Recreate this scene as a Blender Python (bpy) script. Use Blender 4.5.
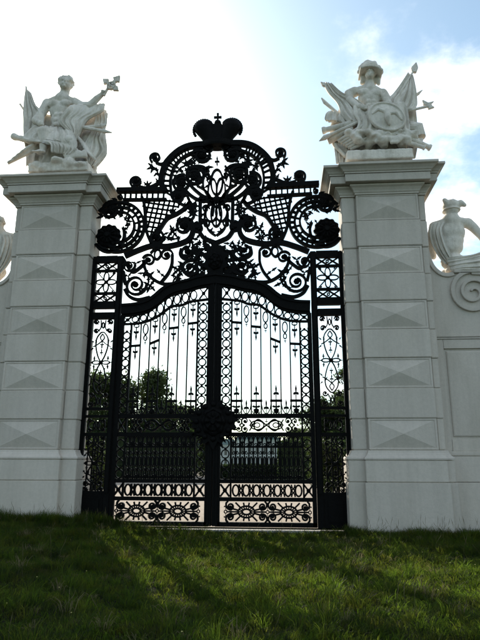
import bpy, bmesh, math, random
import numpy as np
from mathutils import Vector, Matrix
random.seed(7); rng = np.random.default_rng(7)
R_ = math.radians
scene = bpy.context.scene
col = scene.collection
for o in list(bpy.data.objects): bpy.data.objects.remove(o)

# ------------------------------------------------------------------ camera
cam_d = bpy.data.cameras.new('camera'); cam = bpy.data.objects.new('camera', cam_d); col.objects.link(cam)
cam_d.sensor_fit = 'VERTICAL'; cam_d.sensor_height = 32.0
cam_d.lens = 32.0 * 552.45 / 640.0
cam_d.clip_start = 0.1; cam_d.clip_end = 20000
YAW, PITCH, ROLL = -0.0745, 0.2521, 0.0032
cam.matrix_world = (Matrix.Translation((1.8453, -15.0984, 1.6)) @ Matrix.Rotation(-YAW, 4, 'Z') @
                    Matrix.Rotation(math.pi/2 + PITCH, 4, 'X') @ Matrix.Rotation(ROLL, 4, 'Z'))
scene.camera = cam
scene.render.resolution_x = 768; scene.render.resolution_y = 1024

# ------------------------------------------------------------------ light
SUN_EL, SUN_AZ = R_(33.0), R_(-26.0)          # azimuth from +Y, positive to +X
sdir = Vector((math.sin(SUN_AZ)*math.cos(SUN_EL), math.cos(SUN_AZ)*math.cos(SUN_EL), math.sin(SUN_EL)))
sl = bpy.data.lights.new('sun', 'SUN'); sl.energy = 5.0; sl.angle = R_(0.6); sl.color = (1.0, 0.93, 0.80)
so = bpy.data.objects.new('sun', sl); col.objects.link(so)
so.rotation_euler = sdir.to_track_quat('Z', 'Y').to_euler()
so.location = sdir*60

world = bpy.data.worlds.new('World'); scene.world = world; world.use_nodes = True
wn = world.node_tree.nodes; wl = world.node_tree.links; wn.clear()
wo = wn.new('ShaderNodeOutputWorld'); bg = wn.new('ShaderNodeBackground')
sky = wn.new('ShaderNodeTexSky'); sky.sky_type = 'NISHITA'; sky.sun_disc = False
sky.sun_elevation = SUN_EL; sky.sun_rotation = SUN_AZ
sky.air_density = 1.0; sky.dust_density = 1.1; sky.ozone_density = 1.0; sky.altitude = 200
# fair-weather cloud: noise on the sky direction, flattened towards the horizon
tc = wn.new('ShaderNodeTexCoord'); sep = wn.new('ShaderNodeSeparateXYZ'); wl.new(tc.outputs['Generated'], sep.inputs[0])
def wmath(op, a, b=None):
    n = wn.new('ShaderNodeMath'); n.operation = op
    for i, v in enumerate((a, b)):
        if v is None: continue
        if isinstance(v, (int, float)): n.inputs[i].default_value = v
        else: wl.new(v, n.inputs[i])
    return n.outputs[0]
zz = wmath('ADD', wmath('MAXIMUM', sep.outputs[2], 0.0), 0.28)
comb = wn.new('ShaderNodeCombineXYZ')
wl.new(wmath('DIVIDE', sep.outputs[0], zz), comb.inputs[0]); wl.new(wmath('DIVIDE', sep.outputs[1], zz), comb.inputs[1])
mp = wn.new('ShaderNodeMapping'); mp.inputs['Location'].default_value = (0.35, 0.2, 0); mp.inputs['Scale'].default_value = (1.35, 1.35, 1)
wl.new(comb.outputs[0], mp.inputs[0])
nz = wn.new('ShaderNodeTexNoise'); nz.inputs['Scale'].default_value = 1.6; nz.inputs['Detail'].default_value = 9; nz.inputs['Roughness'].default_value = 0.56
wl.new(mp.outputs[0], nz.inputs['Vector'])
cr = wn.new('ShaderNodeMapRange'); cr.interpolation_type = 'SMOOTHSTEP'
cr.inputs[1].default_value = 0.49; cr.inputs[2].default_value = 0.66; cr.inputs[3].default_value = 0.05
wl.new(nz.outputs[0], cr.inputs[0])
mx = wn.new('ShaderNodeMix'); mx.data_type = 'RGBA'; mx.inputs['B'].default_value = (8.4, 8.4, 8.5, 1)
wl.new(wmath('MULTIPLY', cr.outputs[0], 0.97), mx.inputs['Factor']); 
tint = wn.new('ShaderNodeMix'); tint.data_type = 'RGBA'; tint.blend_type = 'MULTIPLY'; tint.inputs['Factor'].default_value = 1; tint.inputs['B'].default_value = (.91, 1.06, .98, 1)   # white balance of the camera
wl.new(sky.outputs[0], tint.inputs['A']); wl.new(tint.outputs['Result'], mx.inputs['A'])
wl.new(mx.outputs['Result'], bg.inputs[0]); bg.inputs[1].default_value = 0.15
wl.new(bg.outputs[0], wo.inputs[0])
vs = scene.view_settings; vs.view_transform = 'Standard'; vs.look = 'None'; vs.gamma = 1.0; vs.use_curve_mapping = False
vs.exposure = 0.5

# ------------------------------------------------------------------ materials
def mat(name, base, rough=0.7, spec=0.4, var=0.0, scale=6.0, bump=0.0, bscale=60.0, metal=0.0, tint=None, tscale=1.2, tamt=0.0, transl=None, streak=0.0, rnd=0.0):
    m = bpy.data.materials.new(name); m.use_nodes = True
    nt = m.node_tree; b = nt.nodes['Principled BSDF']; L = nt.links
    b.inputs['Roughness'].default_value = rough; b.inputs['Metallic'].default_value = metal
    b.inputs['Specular IOR Level'].default_value = spec
    b.inputs['Base Color'].default_value = (*base, 1)
    geo = nt.nodes.new('ShaderNodeNewGeometry')
    cur = None
    if var > 0:
        n = nt.nodes.new('ShaderNodeTexNoise'); n.inputs['Scale'].default_value = scale; n.inputs['Detail'].default_value = 6; n.inputs['Roughness'].default_value = .62
        L.new(geo.outputs['Position'], n.inputs['Vector'])
        r = nt.nodes.new('ShaderNodeMapRange'); r.inputs[1].default_value = .3; r.inputs[2].default_value = .7
        r.inputs[3].default_value = 1-var; r.inputs[4].default_value = 1+var; L.new(n.outputs[0], r.inputs[0])
        x = nt.nodes.new('ShaderNodeMix'); x.data_type = 'RGBA'; x.blend_type = 'MULTIPLY'; x.inputs['Factor'].default_value = 1
        x.inputs['A'].default_value = (*base, 1); L.new(r.outputs[0], x.inputs['B']); cur = x.outputs['Result']
    if tint:
        n = nt.nodes.new('ShaderNodeTexNoise'); n.inputs['Scale'].default_value = tscale; n.inputs['Detail'].default_value = 7; n.inputs['Roughness'].default_value = .65
        mpn = nt.nodes.new('ShaderNodeMapping'); mpn.inputs['Scale'].default_value = (1, 1, .45)
        L.new(geo.outputs['Position'], mpn.inputs[0]); L.new(mpn.outputs[0], n.inputs['Vector'])
        r = nt.nodes.new('ShaderNodeMapRange'); r.inputs[1].default_value = .46; r.inputs[2].default_value = .72; r.inputs[4].default_value = tamt; L.new(n.outputs[0], r.inputs[0])
        x = nt.nodes.new('ShaderNodeMix'); x.data_type = 'RGBA'
        if cur: L.new(cur, x.inputs['A'])
        else: x.inputs['A'].default_value = (*base, 1)
        x.inputs['B'].default_value = (*tint, 1); L.new(r.outputs[0], x.inputs['Factor']); cur = x.outputs['Result']
    if streak:                                   # rain streaks: noise stretched down the wall
        n = nt.nodes.new('ShaderNodeTexNoise'); n.inputs['Scale'].default_value = 1; n.inputs['Detail'].default_value = 5; n.inputs['Roughness'].default_value = .7
        mpn = nt.nodes.new('ShaderNodeMapping'); mpn.inputs['Scale'].default_value = (3.5, 3.5, .28)
        L.new(geo.outputs['Position'], mpn.inputs[0]); L.new(mpn.outputs[0], n.inputs['Vector'])
        r = nt.nodes.new('ShaderNodeMapRange'); r.inputs[1].default_value = .42; r.inputs[2].default_value = .75; r.inputs[3].default_value = 1; r.inputs[4].default_value = 1-streak; L.new(n.outputs[0], r.inputs[0])
        x = nt.nodes.new('ShaderNodeMix'); x.data_type = 'RGBA'; x.blend_type = 'MULTIPLY'; x.inputs['Factor'].default_value = 1
        L.new(cur, x.inputs['A']); L.new(r.outputs[0], x.inputs['B']); cur = x.outputs['Result']
    if rnd:                                      # each block a little different
        oi = nt.nodes.new('ShaderNodeObjectInfo'); r = nt.nodes.new('ShaderNodeMapRange'); r.inputs[3].default_value = 1-rnd; r.inputs[4].default_value = 1+rnd; L.new(oi.outputs['Random'], r.inputs[0])
        x = nt.nodes.new('ShaderNodeMix'); x.data_type = 'RGBA'; x.blend_type = 'MULTIPLY'; x.inputs['Factor'].default_value = 1
        L.new(cur, x.inputs['A']); L.new(r.outputs[0], x.inputs['B']); cur = x.outputs['Result']
    if cur: L.new(cur, b.inputs['Base Color'])
    if bump > 0:
        n = nt.nodes.new('ShaderNodeTexNoise'); n.inputs['Scale'].default_value = bscale; n.inputs['Detail'].default_value = 5
        L.new(geo.outputs['Position'], n.inputs['Vector'])
        bp = nt.nodes.new('ShaderNodeBump'); bp.inputs['Strength'].default_value = bump; bp.inputs['Distance'].default_value = .02
        L.new(n.outputs[0], bp.inputs['Height']); L.new(bp.outputs[0], b.inputs['Normal'])
    if transl:
        t = nt.nodes.new('ShaderNodeBsdfTranslucent'); t.inputs[0].default_value = (*transl, 1)
        if cur:
            x = nt.nodes.new('ShaderNodeMix'); x.data_type = 'RGBA'; x.blend_type = 'MULTIPLY'; x.inputs['Factor'].default_value = 1
            L.new(cur, x.inputs['A']); x.inputs['B'].default_value = (transl[0]/base[0], transl[1]/base[1], transl[2]/base[2], 1); L.new(x.outputs['Result'], t.inputs[0])
        ms = nt.nodes.new('ShaderNodeMixShader'); ms.inputs[0].default_value = .45
        out = nt.nodes['Material Output']; L.new(b.outputs[0], ms.inputs[1]); L.new(t.outputs[0], ms.inputs[2]); L.new(ms.outputs[0], out.inputs[0])
    return m
M_IRON = mat('black_iron', (.0035, .0034, .0034), .65, .07, var=.25, scale=9, bump=.15, bscale=40)
M_WALL = mat('white_limewash', (.53, .475, .415), .85, .2, var=.055, scale=14, bump=.22, bscale=35, tint=(.42, .375, .31), tscale=.9, tamt=.6, streak=.12, rnd=.05)
M_PANEL = M_WALL
M_STAT = mat('weathered_white_stone', (.70, .645, .575), .85, .2, var=.10, scale=10, bump=.5, bscale=26, tint=(.36, .32, .25), tscale=2.6, tamt=.7, streak=.2)
M_GRAVEL = mat('pale_gravel', (.33, .275, .225), .95, .1, var=.22, scale=26, bump=.6, bscale=45, tint=(.23, .19, .15), tscale=.7, tamt=.7)
M_SOIL = mat('turf_soil', (.016, .016, .009), .95, .1, var=.4, scale=5, bump=.5, bscale=20)
M_LAWN = mat('mown_lawn', (.045, .085, .02), .95, .1, var=.25, scale=.8)
M_GRASS = mat('grass_blade', (.011, .0185, .0045), .6, .10, var=.6, scale=1.3, tint=(.032, .028, .010), tscale=3.0, tamt=.65, transl=(.13, .215, .02))
M_STRAW = mat('dry_grass_stalk', (.17, .145, .075), .7, .2, var=.2, scale=5, transl=(.2, .16, .08))
M_YEL = mat('yellow_petal', (.4, .36, .12), .6, .2)
M_LEAF = mat('tree_leaf', (.040, .058, .020), .6, .25, var=.4, scale=.6, transl=(.05, .075, .018))
M_HEDGE = mat('hedge_leaf', (.028, .045, .016), .65, .25, var=.35, scale=1.2, transl=(.03, .05, .012))
M_BARK = mat('bark', (.06, .048, .036), .9, .1, var=.3, scale=4, bump=.5, bscale=12)
M_PAL = mat('palace_plaster', (.40, .39, .375), .9, .2, var=.05, scale=.5)
M_TRIM = mat('palace_trim', (.55, .54, .52), .9, .2)
M_ROOF = mat('copper_green_roof', (.10, .14, .13), .7, .3, var=.15, scale=.6)
M_PANE = mat('window_glass', (.03, .035, .04), .12, .5)
M_STONE = mat('threshold_stone', (.40, .38, .35), .9, .2, var=.15, scale=8, bump=.3, bscale=30)

# ------------------------------------------------------------------ helpers
def empty(name, loc, label, cat, group=None):
    o = bpy.data.objects.new(name, None); o.empty_display_size = .3; col.objects.link(o)
    o.location = loc; o['label'] = label; o['category'] = cat
    if group: o['group'] = group
    return o
def link(name, me, m, parent=None, loc=(0, 0, 0)):
    o = bpy.data.objects.new(name, me); col.objects.link(o); o.location = loc
    if m and not me.materials: me.materials.append(m)
    if parent:
        o.parent = parent
        p = Vector((0, 0, 0)); q = parent
        while q: p += q.location; q = q.parent
        # all locations are given in world metres; children are shifted back by their parents' offsets
        o.location = Vector(loc) - absloc(parent)
    return o
def absloc(o):
    v = Vector((0, 0, 0))
    while o: v += o.location; o = o.parent
    return v
class MB:
    def __init__(s): s.v = []; s.f = []
    def add(s, V, F):
        k = len(s.v); s.v += [tuple(map(float, p)) for p in V]; s.f += [tuple(i+k for i in f) for f in F]; return s
    def box(s, x0, x1, y0, y1, z0, z1):
        x0, x1 = sorted((x0, x1))
        return s.add([(x0,y0,z0),(x1,y0,z0),(x1,y1,z0),(x0,y1,z0),(x0,y0,z1),(x1,y0,z1),(x1,y1,z1),(x0,y1,z1)],
                     [(3,2,1,0),(4,5,6,7),(0,1,5,4),(1,2,6,5),(2,3,7,6),(3,0,4,7)])
    def mesh(s, name, bevel=0, smooth=False, segs=2):
        me = bpy.data.meshes.new(name); bm = bmesh.new()
        vs_ = [bm.verts.new(p) for p in s.v]
        for f in s.f:
            try: bm.faces.new([vs_[i] for i in f])
            except ValueError: pass
        bmesh.ops.recalc_face_normals(bm, faces=bm.faces)
        if bevel: bmesh.ops.bevel(bm, geom=[e for e in bm.edges if e.calc_face_angle(0) > .3], offset=bevel, segments=segs, affect='EDGES', clamp_overlap=True)
        if smooth:
            for f in bm.faces: f.smooth = True
        bm.to_mesh(me); bm.free(); return me
    def build(s, name, m, parent=None, bevel=0, smooth=False, loc=(0, 0, 0), segs=2):
        return link(name, s.mesh(name, bevel, smooth, segs), m, parent, loc)
def cr_smooth(pts, n=8, closed=False):
    P = [np.array(p, float) for p in pts]; out = []
    m = len(P)
    rngi = range(m if closed else m-1)
    for i in rngi:
        p1, p2 = P[i], P[(i+1) % m]
        p0 = P[i-1] if (i > 0 or closed) else 2*p1-p2
        p3 = P[(i+2) % m] if (i+2 < m or closed) else 2*p2-p1
        for k in range(n):
            t = k/n
            out.append(.5*((2*p1)+(-p0+p2)*t+(2*p0-5*p1+4*p2-p3)*t*t+(-p0+3*p1-3*p2+p3)*t**3))
    if not closed: out.append(P[-1])
    return out
def ribbon(mb, pts, w, y0, y1, closed=False):
    """flat iron bar on edge: polyline in the gate's (x, z) plane, width w, from depth y0 to y1"""
    P = [np.array(p, float) for p in pts]; n = len(P); V = []; F = []
    W = w if hasattr(w, '__len__') else [w]*n
    for i in range(n):
        a = P[i-1] if (i > 0 or closed) else P[i]; b = P[(i+1) % n] if (i < n-1 or closed) else P[i]
        t = b-a; t = t/(np.linalg.norm(t)+1e-9); nn = np.array((-t[1], t[0]))*W[i]/2
        l, r = P[i]+nn, P[i]-nn
        V += [(l[0],y0,l[1]),(r[0],y0,r[1]),(r[0],y1,r[1]),(l[0],y1,l[1])]
    for i in range(n if closed else n-1):
        a = 4*i; b = 4*((i+1) % n)
        for k in range(4): F.append((a+k, a+(k+1) % 4, b+(k+1) % 4, b+k))
    if not closed: F += [(0,1,2,3), (4*n-4,4*n-3,4*n-2,4*n-1)]
    return mb.add(V, F)
def prism(mb, pts, y0, y1):
    n = len(pts); V = [(p[0],y0,p[1]) for p in pts]+[(p[0],y1,p[1]) for p in pts]
    F = [tuple(range(n)), tuple(range(2*n-1, n-1, -1))]+[(i,(i+1)%n,n+(i+1)%n,n+i) for i in range(n)]
    return mb.add(V, F)
def dome(mb, x, z, r, y, h, n=16, rz=None):
    """domed boss standing out to -y and +y from a disc"""
    rz = rz or r; V = []; F = []
    prof = [(0, -h), (.45, -h*.9), (.8, -h*.6), (1, -h*.15), (1, h*.15), (.8, h*.6), (.45, h*.9), (0, h)]
    for k, (f, d) in enumerate(prof):
        for i in range(n):
            a = 2*math.pi*i/n; V.append((x+r*f*math.cos(a), y+d, z+rz*f*math.sin(a)))
    for k in range(len(prof)-1):
        for i in range(n): F.append((k*n+i, k*n+(i+1)%n, (k+1)*n+(i+1)%n, (k+1)*n+i))
    return mb.add(V, F)
def ellipse(x, z, rx, rz, n=24, rot=0):
    out = []
    for i in range(n):
        a = 2*math.pi*i/n; u, v = rx*math.cos(a), rz*math.sin(a)
        out.append((x+u*math.cos(rot)-v*math.sin(rot), z+u*math.sin(rot)+v*math.cos(rot)))
    return out
def spiral(x, z, r, a0, turns, s=1, n=30, rin=.28):
    """from radius r at angle a0 inwards; s = turning sense"""
    return [(x+(r*(1-(1-rin)*k/n))*math.cos(a0+s*2*math.pi*turns*k/n), z+(r*(1-(1-rin)*k/n))*math.sin(a0+s*2*math.pi*turns*k/n)) for k in range(n+1)]
def tube(mb, pts, r, n=8, cap=True):
    P = [Vector(p) for p in pts]; m = len(P); V = []; F = []
    RR = r if hasattr(r, '__len__') else [r]*m
    for i in range(m):
        t = (P[min(i+1,m-1)]-P[max(i-1,0)]).normalized()
        u = t.cross(Vector((0,1,0)) if abs(t.y) < .9 else Vector((1,0,0))).normalized(); v = t.cross(u)
        for k in range(n):
            a = 2*math.pi*k/n; q = P[i]+(u*math.cos(a)+v*math.sin(a))*RR[i]; V.append(q)
    for i in range(m-1):
        for k in range(n): F.append((i*n+k, i*n+(k+1)%n, (i+1)*n+(k+1)%n, (i+1)*n+k))
    if cap: F += [tuple(range(n)), tuple(range((m-1)*n, m*n))]
    return mb.add(V, F)

# ------------------------------------------------------------------ ground
def hgt(x, y):
    x = np.asarray(x, float); y = np.asarray(y, float)
    l = np.clip((-x-0.6)/3.2, 0, 1); l = l*l*(3-2*l)
    d = np.clip((-y-.2)/9, 0, 1)
    near = np.clip((y+1.1)/.9, 0, 1)*np.clip((2.9-np.abs(x))/.3, 0, 1)
    h = -.115+.24*l*(1-.4*d)+.035*np.sin(x*1.3+y*.7)*np.sin(y*1.1+.5)*np.clip(-y/3, 0, 1)+.02*np.sin(x*3.1+1)*np.sin(y*2.7)
    return h*1.0-.04*near*(1-l)
def sheet(name, x0, x1, y0, y1, nx, ny, zf, m):
    xs = np.linspace(x0, x1, nx+1); ys = np.linspace(y0, y1, ny+1)
    X, Y = np.meshgrid(xs, ys); Z = zf(X, Y)
    V = np.stack([X, Y, Z], -1).reshape(-1, 3); i = np.arange(nx*ny); r = i//nx; c = i % nx; a = r*(nx+1)+c
    F = np.stack([a, a+1, a+nx+2, a+nx+1], 1)
    me = bpy.data.meshes.new(name); me.from_pydata(V.tolist(), [], F.tolist()); me.polygons.foreach_set('use_smooth', [True]*len(F))
    o = link(name, me, m); o['kind'] = 'structure'; return o
sheet('ground', -3000, 3000, -3000, 3000, 4, 4, lambda x, y: x*0-.6, M_LAWN)
sheet('grass_verge', -40, 40, -45, -.25, 200, 160, hgt, M_SOIL)
sheet('gravel_forecourt', -34, 34, .22, 37, 40, 40, lambda x, y: x*0-.05+.01*np.sin(x*2)*np.sin(y*1.7), M_GRAVEL)
sheet('gravel_walk', -16, -4, 37, 230, 4, 20, lambda x, y: x*0-.06, M_GRAVEL)
sheet('lawn', -200, 200, 36.5, 420, 10, 10, lambda x, y: x*0-.12, M_LAWN)
th = MB().box(-3.62, 3.62, -.26, .24, -.4, -.085).build('stone_threshold', M_STONE, bevel=.015); th['kind'] = 'structure'

# ------------------------------------------------------------------ gate piers
PA, PB, PA2, PB2, D1, D2, BACK = 4.063, 5.779, 3.656, 5.993, .519, .39, .45
Z0, CS, NB = 1.917, .7858, 9
def plan(s, o):
    pts = [(PA2-o, BACK+o), (PA2-o, -D2-o), (PA-o, -D2-o), (PA-o, -D1-o), (PB+o, -D1-o), (PB+o, -D2-o), (PB2+o, -D2-o), (PB2+o, BACK+o)]
    return [(s*x, y) for x, y in pts]
def loft(mb, s, prof, cap=True):
    n = 8; V = []; F = []
    for o, z in prof: V += [(x, y, z) for x, y in plan(s, o)]
    for k in range(len(prof)-1):
        for i in range(n): F.append((k*n+i, k*n+(i+1)%n, (k+1)*n+(i+1)%n, (k+1)*n+i))
    if cap: F += [tuple(range(n)), tuple(range((len(prof)-1)*n, len(prof)*n))]
    return mb.add(V, F)
def make_pier(s, label):
    p = empty('gate_pier', (s*4.86, .5, 0), label, 'gate pier', 'rusticated piers flanking the gate')
    # plinth in two courses and its moulded top
    loft(MB(), s, [(.175, -.7), (.175, 1.125)]).build('plinth', M_WALL, p, bevel=.012)
    loft(MB(), s, [(.145, 1.14), (.145, 1.66)]).build('plinth_course', M_WALL, p, bevel=.012)
    loft(MB(), s, [(.10, 1.125), (.10, 1.14)]).build('joint_bed', M_WALL, p)
    loft(MB(), s, [(.16, 1.675), (.16, 1.715), (.135, 1.74), (.09, 1.785), (.055, 1.85), (.04, 1.905)]).build('base_moulding', M_WALL, p)
    loft(MB(), s, [(.10, 1.66), (.10, 1.675)]).build('joint_bed', M_WALL, p)
    # core seen only in the joints
    loft(MB(), s, [(-.035, 1.905), (-.035, 9.0)]).build('core', M_WALL, p)
    for k in range(NB):
        z0, z1 = Z0+k*CS+.006, Z0+(k+1)*CS-.006
        smooth_band = k % 2 == 1
        e = (.022 if smooth_band else 0)+random.uniform(-.004, .004)
        # side courses of the set-back layer
        MB().box(s*(PA2-e*.6), s*(PA-.036), -D2-e*.6, BACK+e*.6, z0, z1).build('side_block', M_WALL, p, bevel=.016)
        MB().box(s*(PB+.036), s*(PB2+e*.6), -D2-e*.6, BACK+e*.6, z0, z1).build('side_block', M_WALL, p, bevel=.016)
        x0, x1 = PA-e, PB+e; yf = -D1-e
        if smooth_band:
            MB().box(s*x0, s*x1, yf, -.05, z0, z1).build('smooth_block', M_WALL, p, bevel=.018)
        else:
            i1, i2, rc = .048, .06, .014
            ring = lambda ix, y: [(s*(x0+ix), y, z0+ix*.8), (s*(x1-ix), y, z0+ix*.8), (s*(x1-ix), y, z1-ix*.8), (s*(x0+ix), y, z1-ix*.8)]
            V = ring(0, -.05)+ring(0, yf)+ring(i1, yf)+ring(i1+.008, yf+rc)+ring(i2, yf+rc)
            F = [(0,1,2,3)]
            for b in range(4): F += [(4*b+i, 4*b+(i+1)%4, 4*b+4+(i+1)%4, 4*b+4+i) for i in range(4)]
            V.append((s*(x0+x1)/2, yf-.10, (z0+z1)/2)); F += [(16+i, 16+(i+1)%4, 20) for i in range(4)]
            MB().add(V, F).build('pyramid_panel_block', M_WALL, p)
    # capital: necking, corona, crowning moulding
    loft(MB(), s, [(0, 8.985), (.035, 8.99), (.035, 9.035), (.055, 9.05), (.075, 9.10), (.12, 9.165), (.165, 9.20), (.175, 9.205), (.175, 9.25), (.10, 9.262)]).build('necking', M_WALL, p)
    loft(MB(), s, [(.10, 9.262), (.305, 9.27), (.315, 9.285), (.315, 9.49), (.20, 9.50)]).build('corona', M_WALL, p)
    loft(MB(), s, [(.20, 9.50), (.34, 9.502), (.345, 9.54), (.37, 9.555), (.40, 9.60), (.455, 9.655), (.50, 9.68), (.515, 9.69), (.515, 9.755), (.40, 9.79), (0, 9.86)]).build('crown_moulding', M_WALL, p)
    MB().box(s*3.93, s*5.74, -.30, .72, 9.78, 10.26).build('sculpture_block', M_WALL, p, bevel=.02)
    return p
make_pier(-1, 'white rusticated stone pier left of the iron gate, below the bare-headed statue group')
make_pier(1, 'white rusticated stone pier right of the iron gate, below the helmeted statue group')

# ------------------------------------------------------------------ garden walls
def make_wall(s, label):
    UE = 22.0
    w = empty('garden_wall', (s*10, .35, 0), label, 'wall', 'white walls running on from the piers')
    ramp = cr_smooth([(6.13, 9.05), (6.10, 8.45), (6.10, 7.85), (6.13, 7.40), (6.22, 7.05), (6.38, 6.85), (6.56, 6.79), (6.70, 6.83)], 6)
    top = ramp+[(6.76, 6.90), (8.3, 6.90), (8.9, 6.6), (9.2, 6.0), (9.6, 5.65), (UE, 5.6)]
    out = [(5.9, 9.05)]+top+[(UE, 1.9), (5.9, 1.9)]
    prism(MB(), [(s*x, z) for x, z in out], .06, .72).build('wall', M_WALL, w)
    # facing standing proud, leaving a sunk panel field below the string course
    up = [(6.0, 9.04)]+[(x-.02 if i < 6 else x, z-.012) for i, (x, z) in enumerate(ramp)]+[(6.76, 6.88), (8.28, 6.88), (8.87, 6.58), (9.17, 5.98), (9.58, 5.62), (UE-.02, 5.57), (UE-.02, 4.97), (6.0, 4.97)]
    prism(MB(), [(s*x, z) for x, z in up], 0, .075).build('upper_facing', M_WALL, w)
    MB().box(s*5.97, s*UE, -.035, .07, 4.925, 4.962).build('string_course', M_WALL, w, bevel=.008)
    MB().box(s*5.97, s*UE, -.02, .07, 4.87, 4.915).build('string_course', M_WALL, w, bevel=.008)
    MB().box(s*5.97, s*6.27, 0, .07, 1.9, 4.862).build('facing_stile', M_WALL, w, bevel=.008)
    MB().box(s*6.275, s*UE, .001, .07, 4.61, 4.863).build('facing_rail', M_WALL, w, bevel=.008)
    MB().box(s*6.275, s*UE, .001, .07, 1.9, 2.20).build('facing_rail', M_WALL, w, bevel=.008)
    for x0, x1 in ((6.34, 9.2), (9.9, 13.4), (14.1, 17.6)):
        a = [(s*x0, .07, 2.27), (s*x1, .07, 2.27), (s*x1, .07, 4.54), (s*x0, .07, 4.54)]
        b = [(x, .035, z) for x, y, z in a]; c = [(s*(x0+.03), .02, 2.30), (s*(x1-.03), .02, 2.30), (s*(x1-.03), .02, 4.51), (s*(x0+.03), .02, 4.51)]
        MB().add(a+b+c+[(s*(x0+x1)/2, -.02, 3.4)], [(0,1,2,3)]+[(i,(i+1)%4,4+(i+1)%4,4+i) for i in range(4)]+[(4+i,4+(i+1)%4,8+(i+1)%4,8+i) for i in range(4)]+[(8+i,8+(i+1)%4,12) for i in range(4)]).build('pyramid_panel', M_WALL, w)
    MB().box(s*5.97, s*UE, -.10, .3, -.7, 1.12).build('wall_plinth', M_WALL, w, bevel=.012)
    MB().box(s*5.97, s*UE, -.075, .3, 1.13, 1.76).build('wall_plinth', M_WALL, w, bevel=.012)
    MB().box(s*5.97, s*UE, -.045, .3, 1.765, 1.90).build('plinth_moulding', M_WALL, w, bevel=.03)
    # coping that follows the ramp, and the big relief volute under the sculpture
    ribbon(MB(), [(s*x, z) for x, z in cr_smooth([(6.045, 9.0), (6.015, 8.45), (6.015, 7.85), (6.045, 7.36), (6.15, 6.98), (6.35, 6.75), (6.56, 6.69), (6.74, 6.73)], 6)], .085, -.05, .05).build('ramp_moulding', M_WALL, w, bevel=.012)
    ribbon(MB(), [(s*x, z) for x, z in spiral(7.2, 6.18, .62, math.pi*.52, 2.15, 1, 70, .10)], [.12*(1-.5*k/70) for k in range(71)], -.075, .05).build('volute', M_WALL, w, bevel=.015)
    ribbon(MB(), [(s*x, z) for x, z in [(6.72, 6.80), (8.2, 6.80)]], .10, -.09, .05).build('coping', M_WALL, w, bevel=.015)
    ribbon(MB(), [(s*x, z) for x, z in [(7.2, 6.74), (8.15, 6.68), (8.6, 6.4)]], .08, -.06, .05).build('volute_tail', M_WALL, w, bevel=.012)
    return w
make_wall(-1, 'white panelled garden wall running off to the left of the gate')
make_wall(1, 'white panelled garden wall with a carved spiral, right of the gate')

# ------------------------------------------------------------------ wrought iron
YF, YB = -.045, .045
def rosette(mb, x, z, r, y, h, petals=9, rz=None, n=54):
    """domed boss chased with petals and rings, scalloped at the edge"""
    rz = rz or r; V = []; F = []
    prof = [(0, 1.0), (.16, 1.0), (.24, .72), (.36, .92), (.58, .88), (.70, .55), (.78, .70), (.92, .5), (1.0, .15), (1.0, -.4), (.0, -.4)]
    for f, d in prof:
        for i in range(n):
            a = 2*math.pi*i/n; p = .5+.5*math.cos(petals*a); q = f*(1-.10*(1-p)*(f > .7)); dd = d*(1-(.35*(1-p) if .3 < f < .95 else 0))
            V.append((x+r*q*math.cos(a), y-h*dd, z+rz*q*math.sin(a)))
    for k in range(len(prof)-1):
        for i in range(n): F.append((k*n+i, k*n+(i+1)%n, (k+1)*n+(i+1)%n, (k+1)*n+i))
    return mb.add(V, F)
def bar(parent, name, pts, w, s=1, y0=YF, y1=YB, sm=0, closed=False):
    P = [(s*x, z) for x, z in (cr_smooth(pts, sm, closed) if sm else pts)]
    return ribbon(MB(), P, w, y0, y1, closed).build(name, M_IRON, parent)
def volute(parent, c, r, a0, turns, turn, s=1, w=.09, eye=True, name='scroll', rin=.3, y0=YF, y1=YB):
    P = [(s*x, z) for x, z in spiral(c[0], c[1], r, a0, turns, turn, 34, rin)]
    o = ribbon(MB(), P, [w*(1-.35*k/34) for k in range(35)], y0, y1).build(name, M_IRON, parent)
    if eye:
        if r > .18: rosette(MB(), s*c[0], c[1], r*rin*1.15, -.03, .06, 6, None, 24).build('boss', M_IRON, o)
        else: dome(MB(), s*c[0], c[1], r*rin*1.2, 0, .07, 12).build('boss', M_IRON, o, smooth=True)
    return o
LEAF = [(0,0), (.10,.10), (.28,.12), (.42,.30), (.46,.12), (.66,.13), (1,.0), (.66,-.13), (.46,-.12), (.42,-.30), (.28,-.12), (.10,-.10)]
FLEUR = [(-.04,0), (-.045,.35), (-.2,.28), (-.26,.42), (-.12,.5), (-.05,.48), (-.085,.72), (0,1), (.085,.72), (.05,.48), (.12,.5), (.26,.42), (.2,.28), (.045,.35), (.04,0)]
def shape_mesh(name, pts, th):
    return prism(MB(), pts, -th/2, th/2).mesh(name)
ME_LEAF = {}
def leaf(parent, x, z, ang, size, s=1, th=.04):
    key = (round(size, 2), round(ang, 1), s)
    if key not in ME_LEAF:
        a = key[1]; P = [(s*(u*math.cos(a)-v*math.sin(a))*size, (u*math.sin(a)+v*math.cos(a))*size) for u, v in LEAF]
        ME_LEAF[key] = shape_mesh('leaf', P, th)
    return link('leaf', ME_LEAF[key], M_IRON, parent, (s*x, random.uniform(-.012, .012), z))
ME_FL = {}
def fleuron(parent, x, z, h, down=False, wide=1.0, name='fleuron'):
    key = (round(h, 2), down, wide, name)
    if key not in ME_FL: ME_FL[key] = shape_mesh(name, [(u*h*wide, (-v if down else v)*h) for u, v in FLEUR], .035)
    return link(name, ME_FL[key], M_IRON, parent, (x, 0, z))
ME_RG = {}
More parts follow.
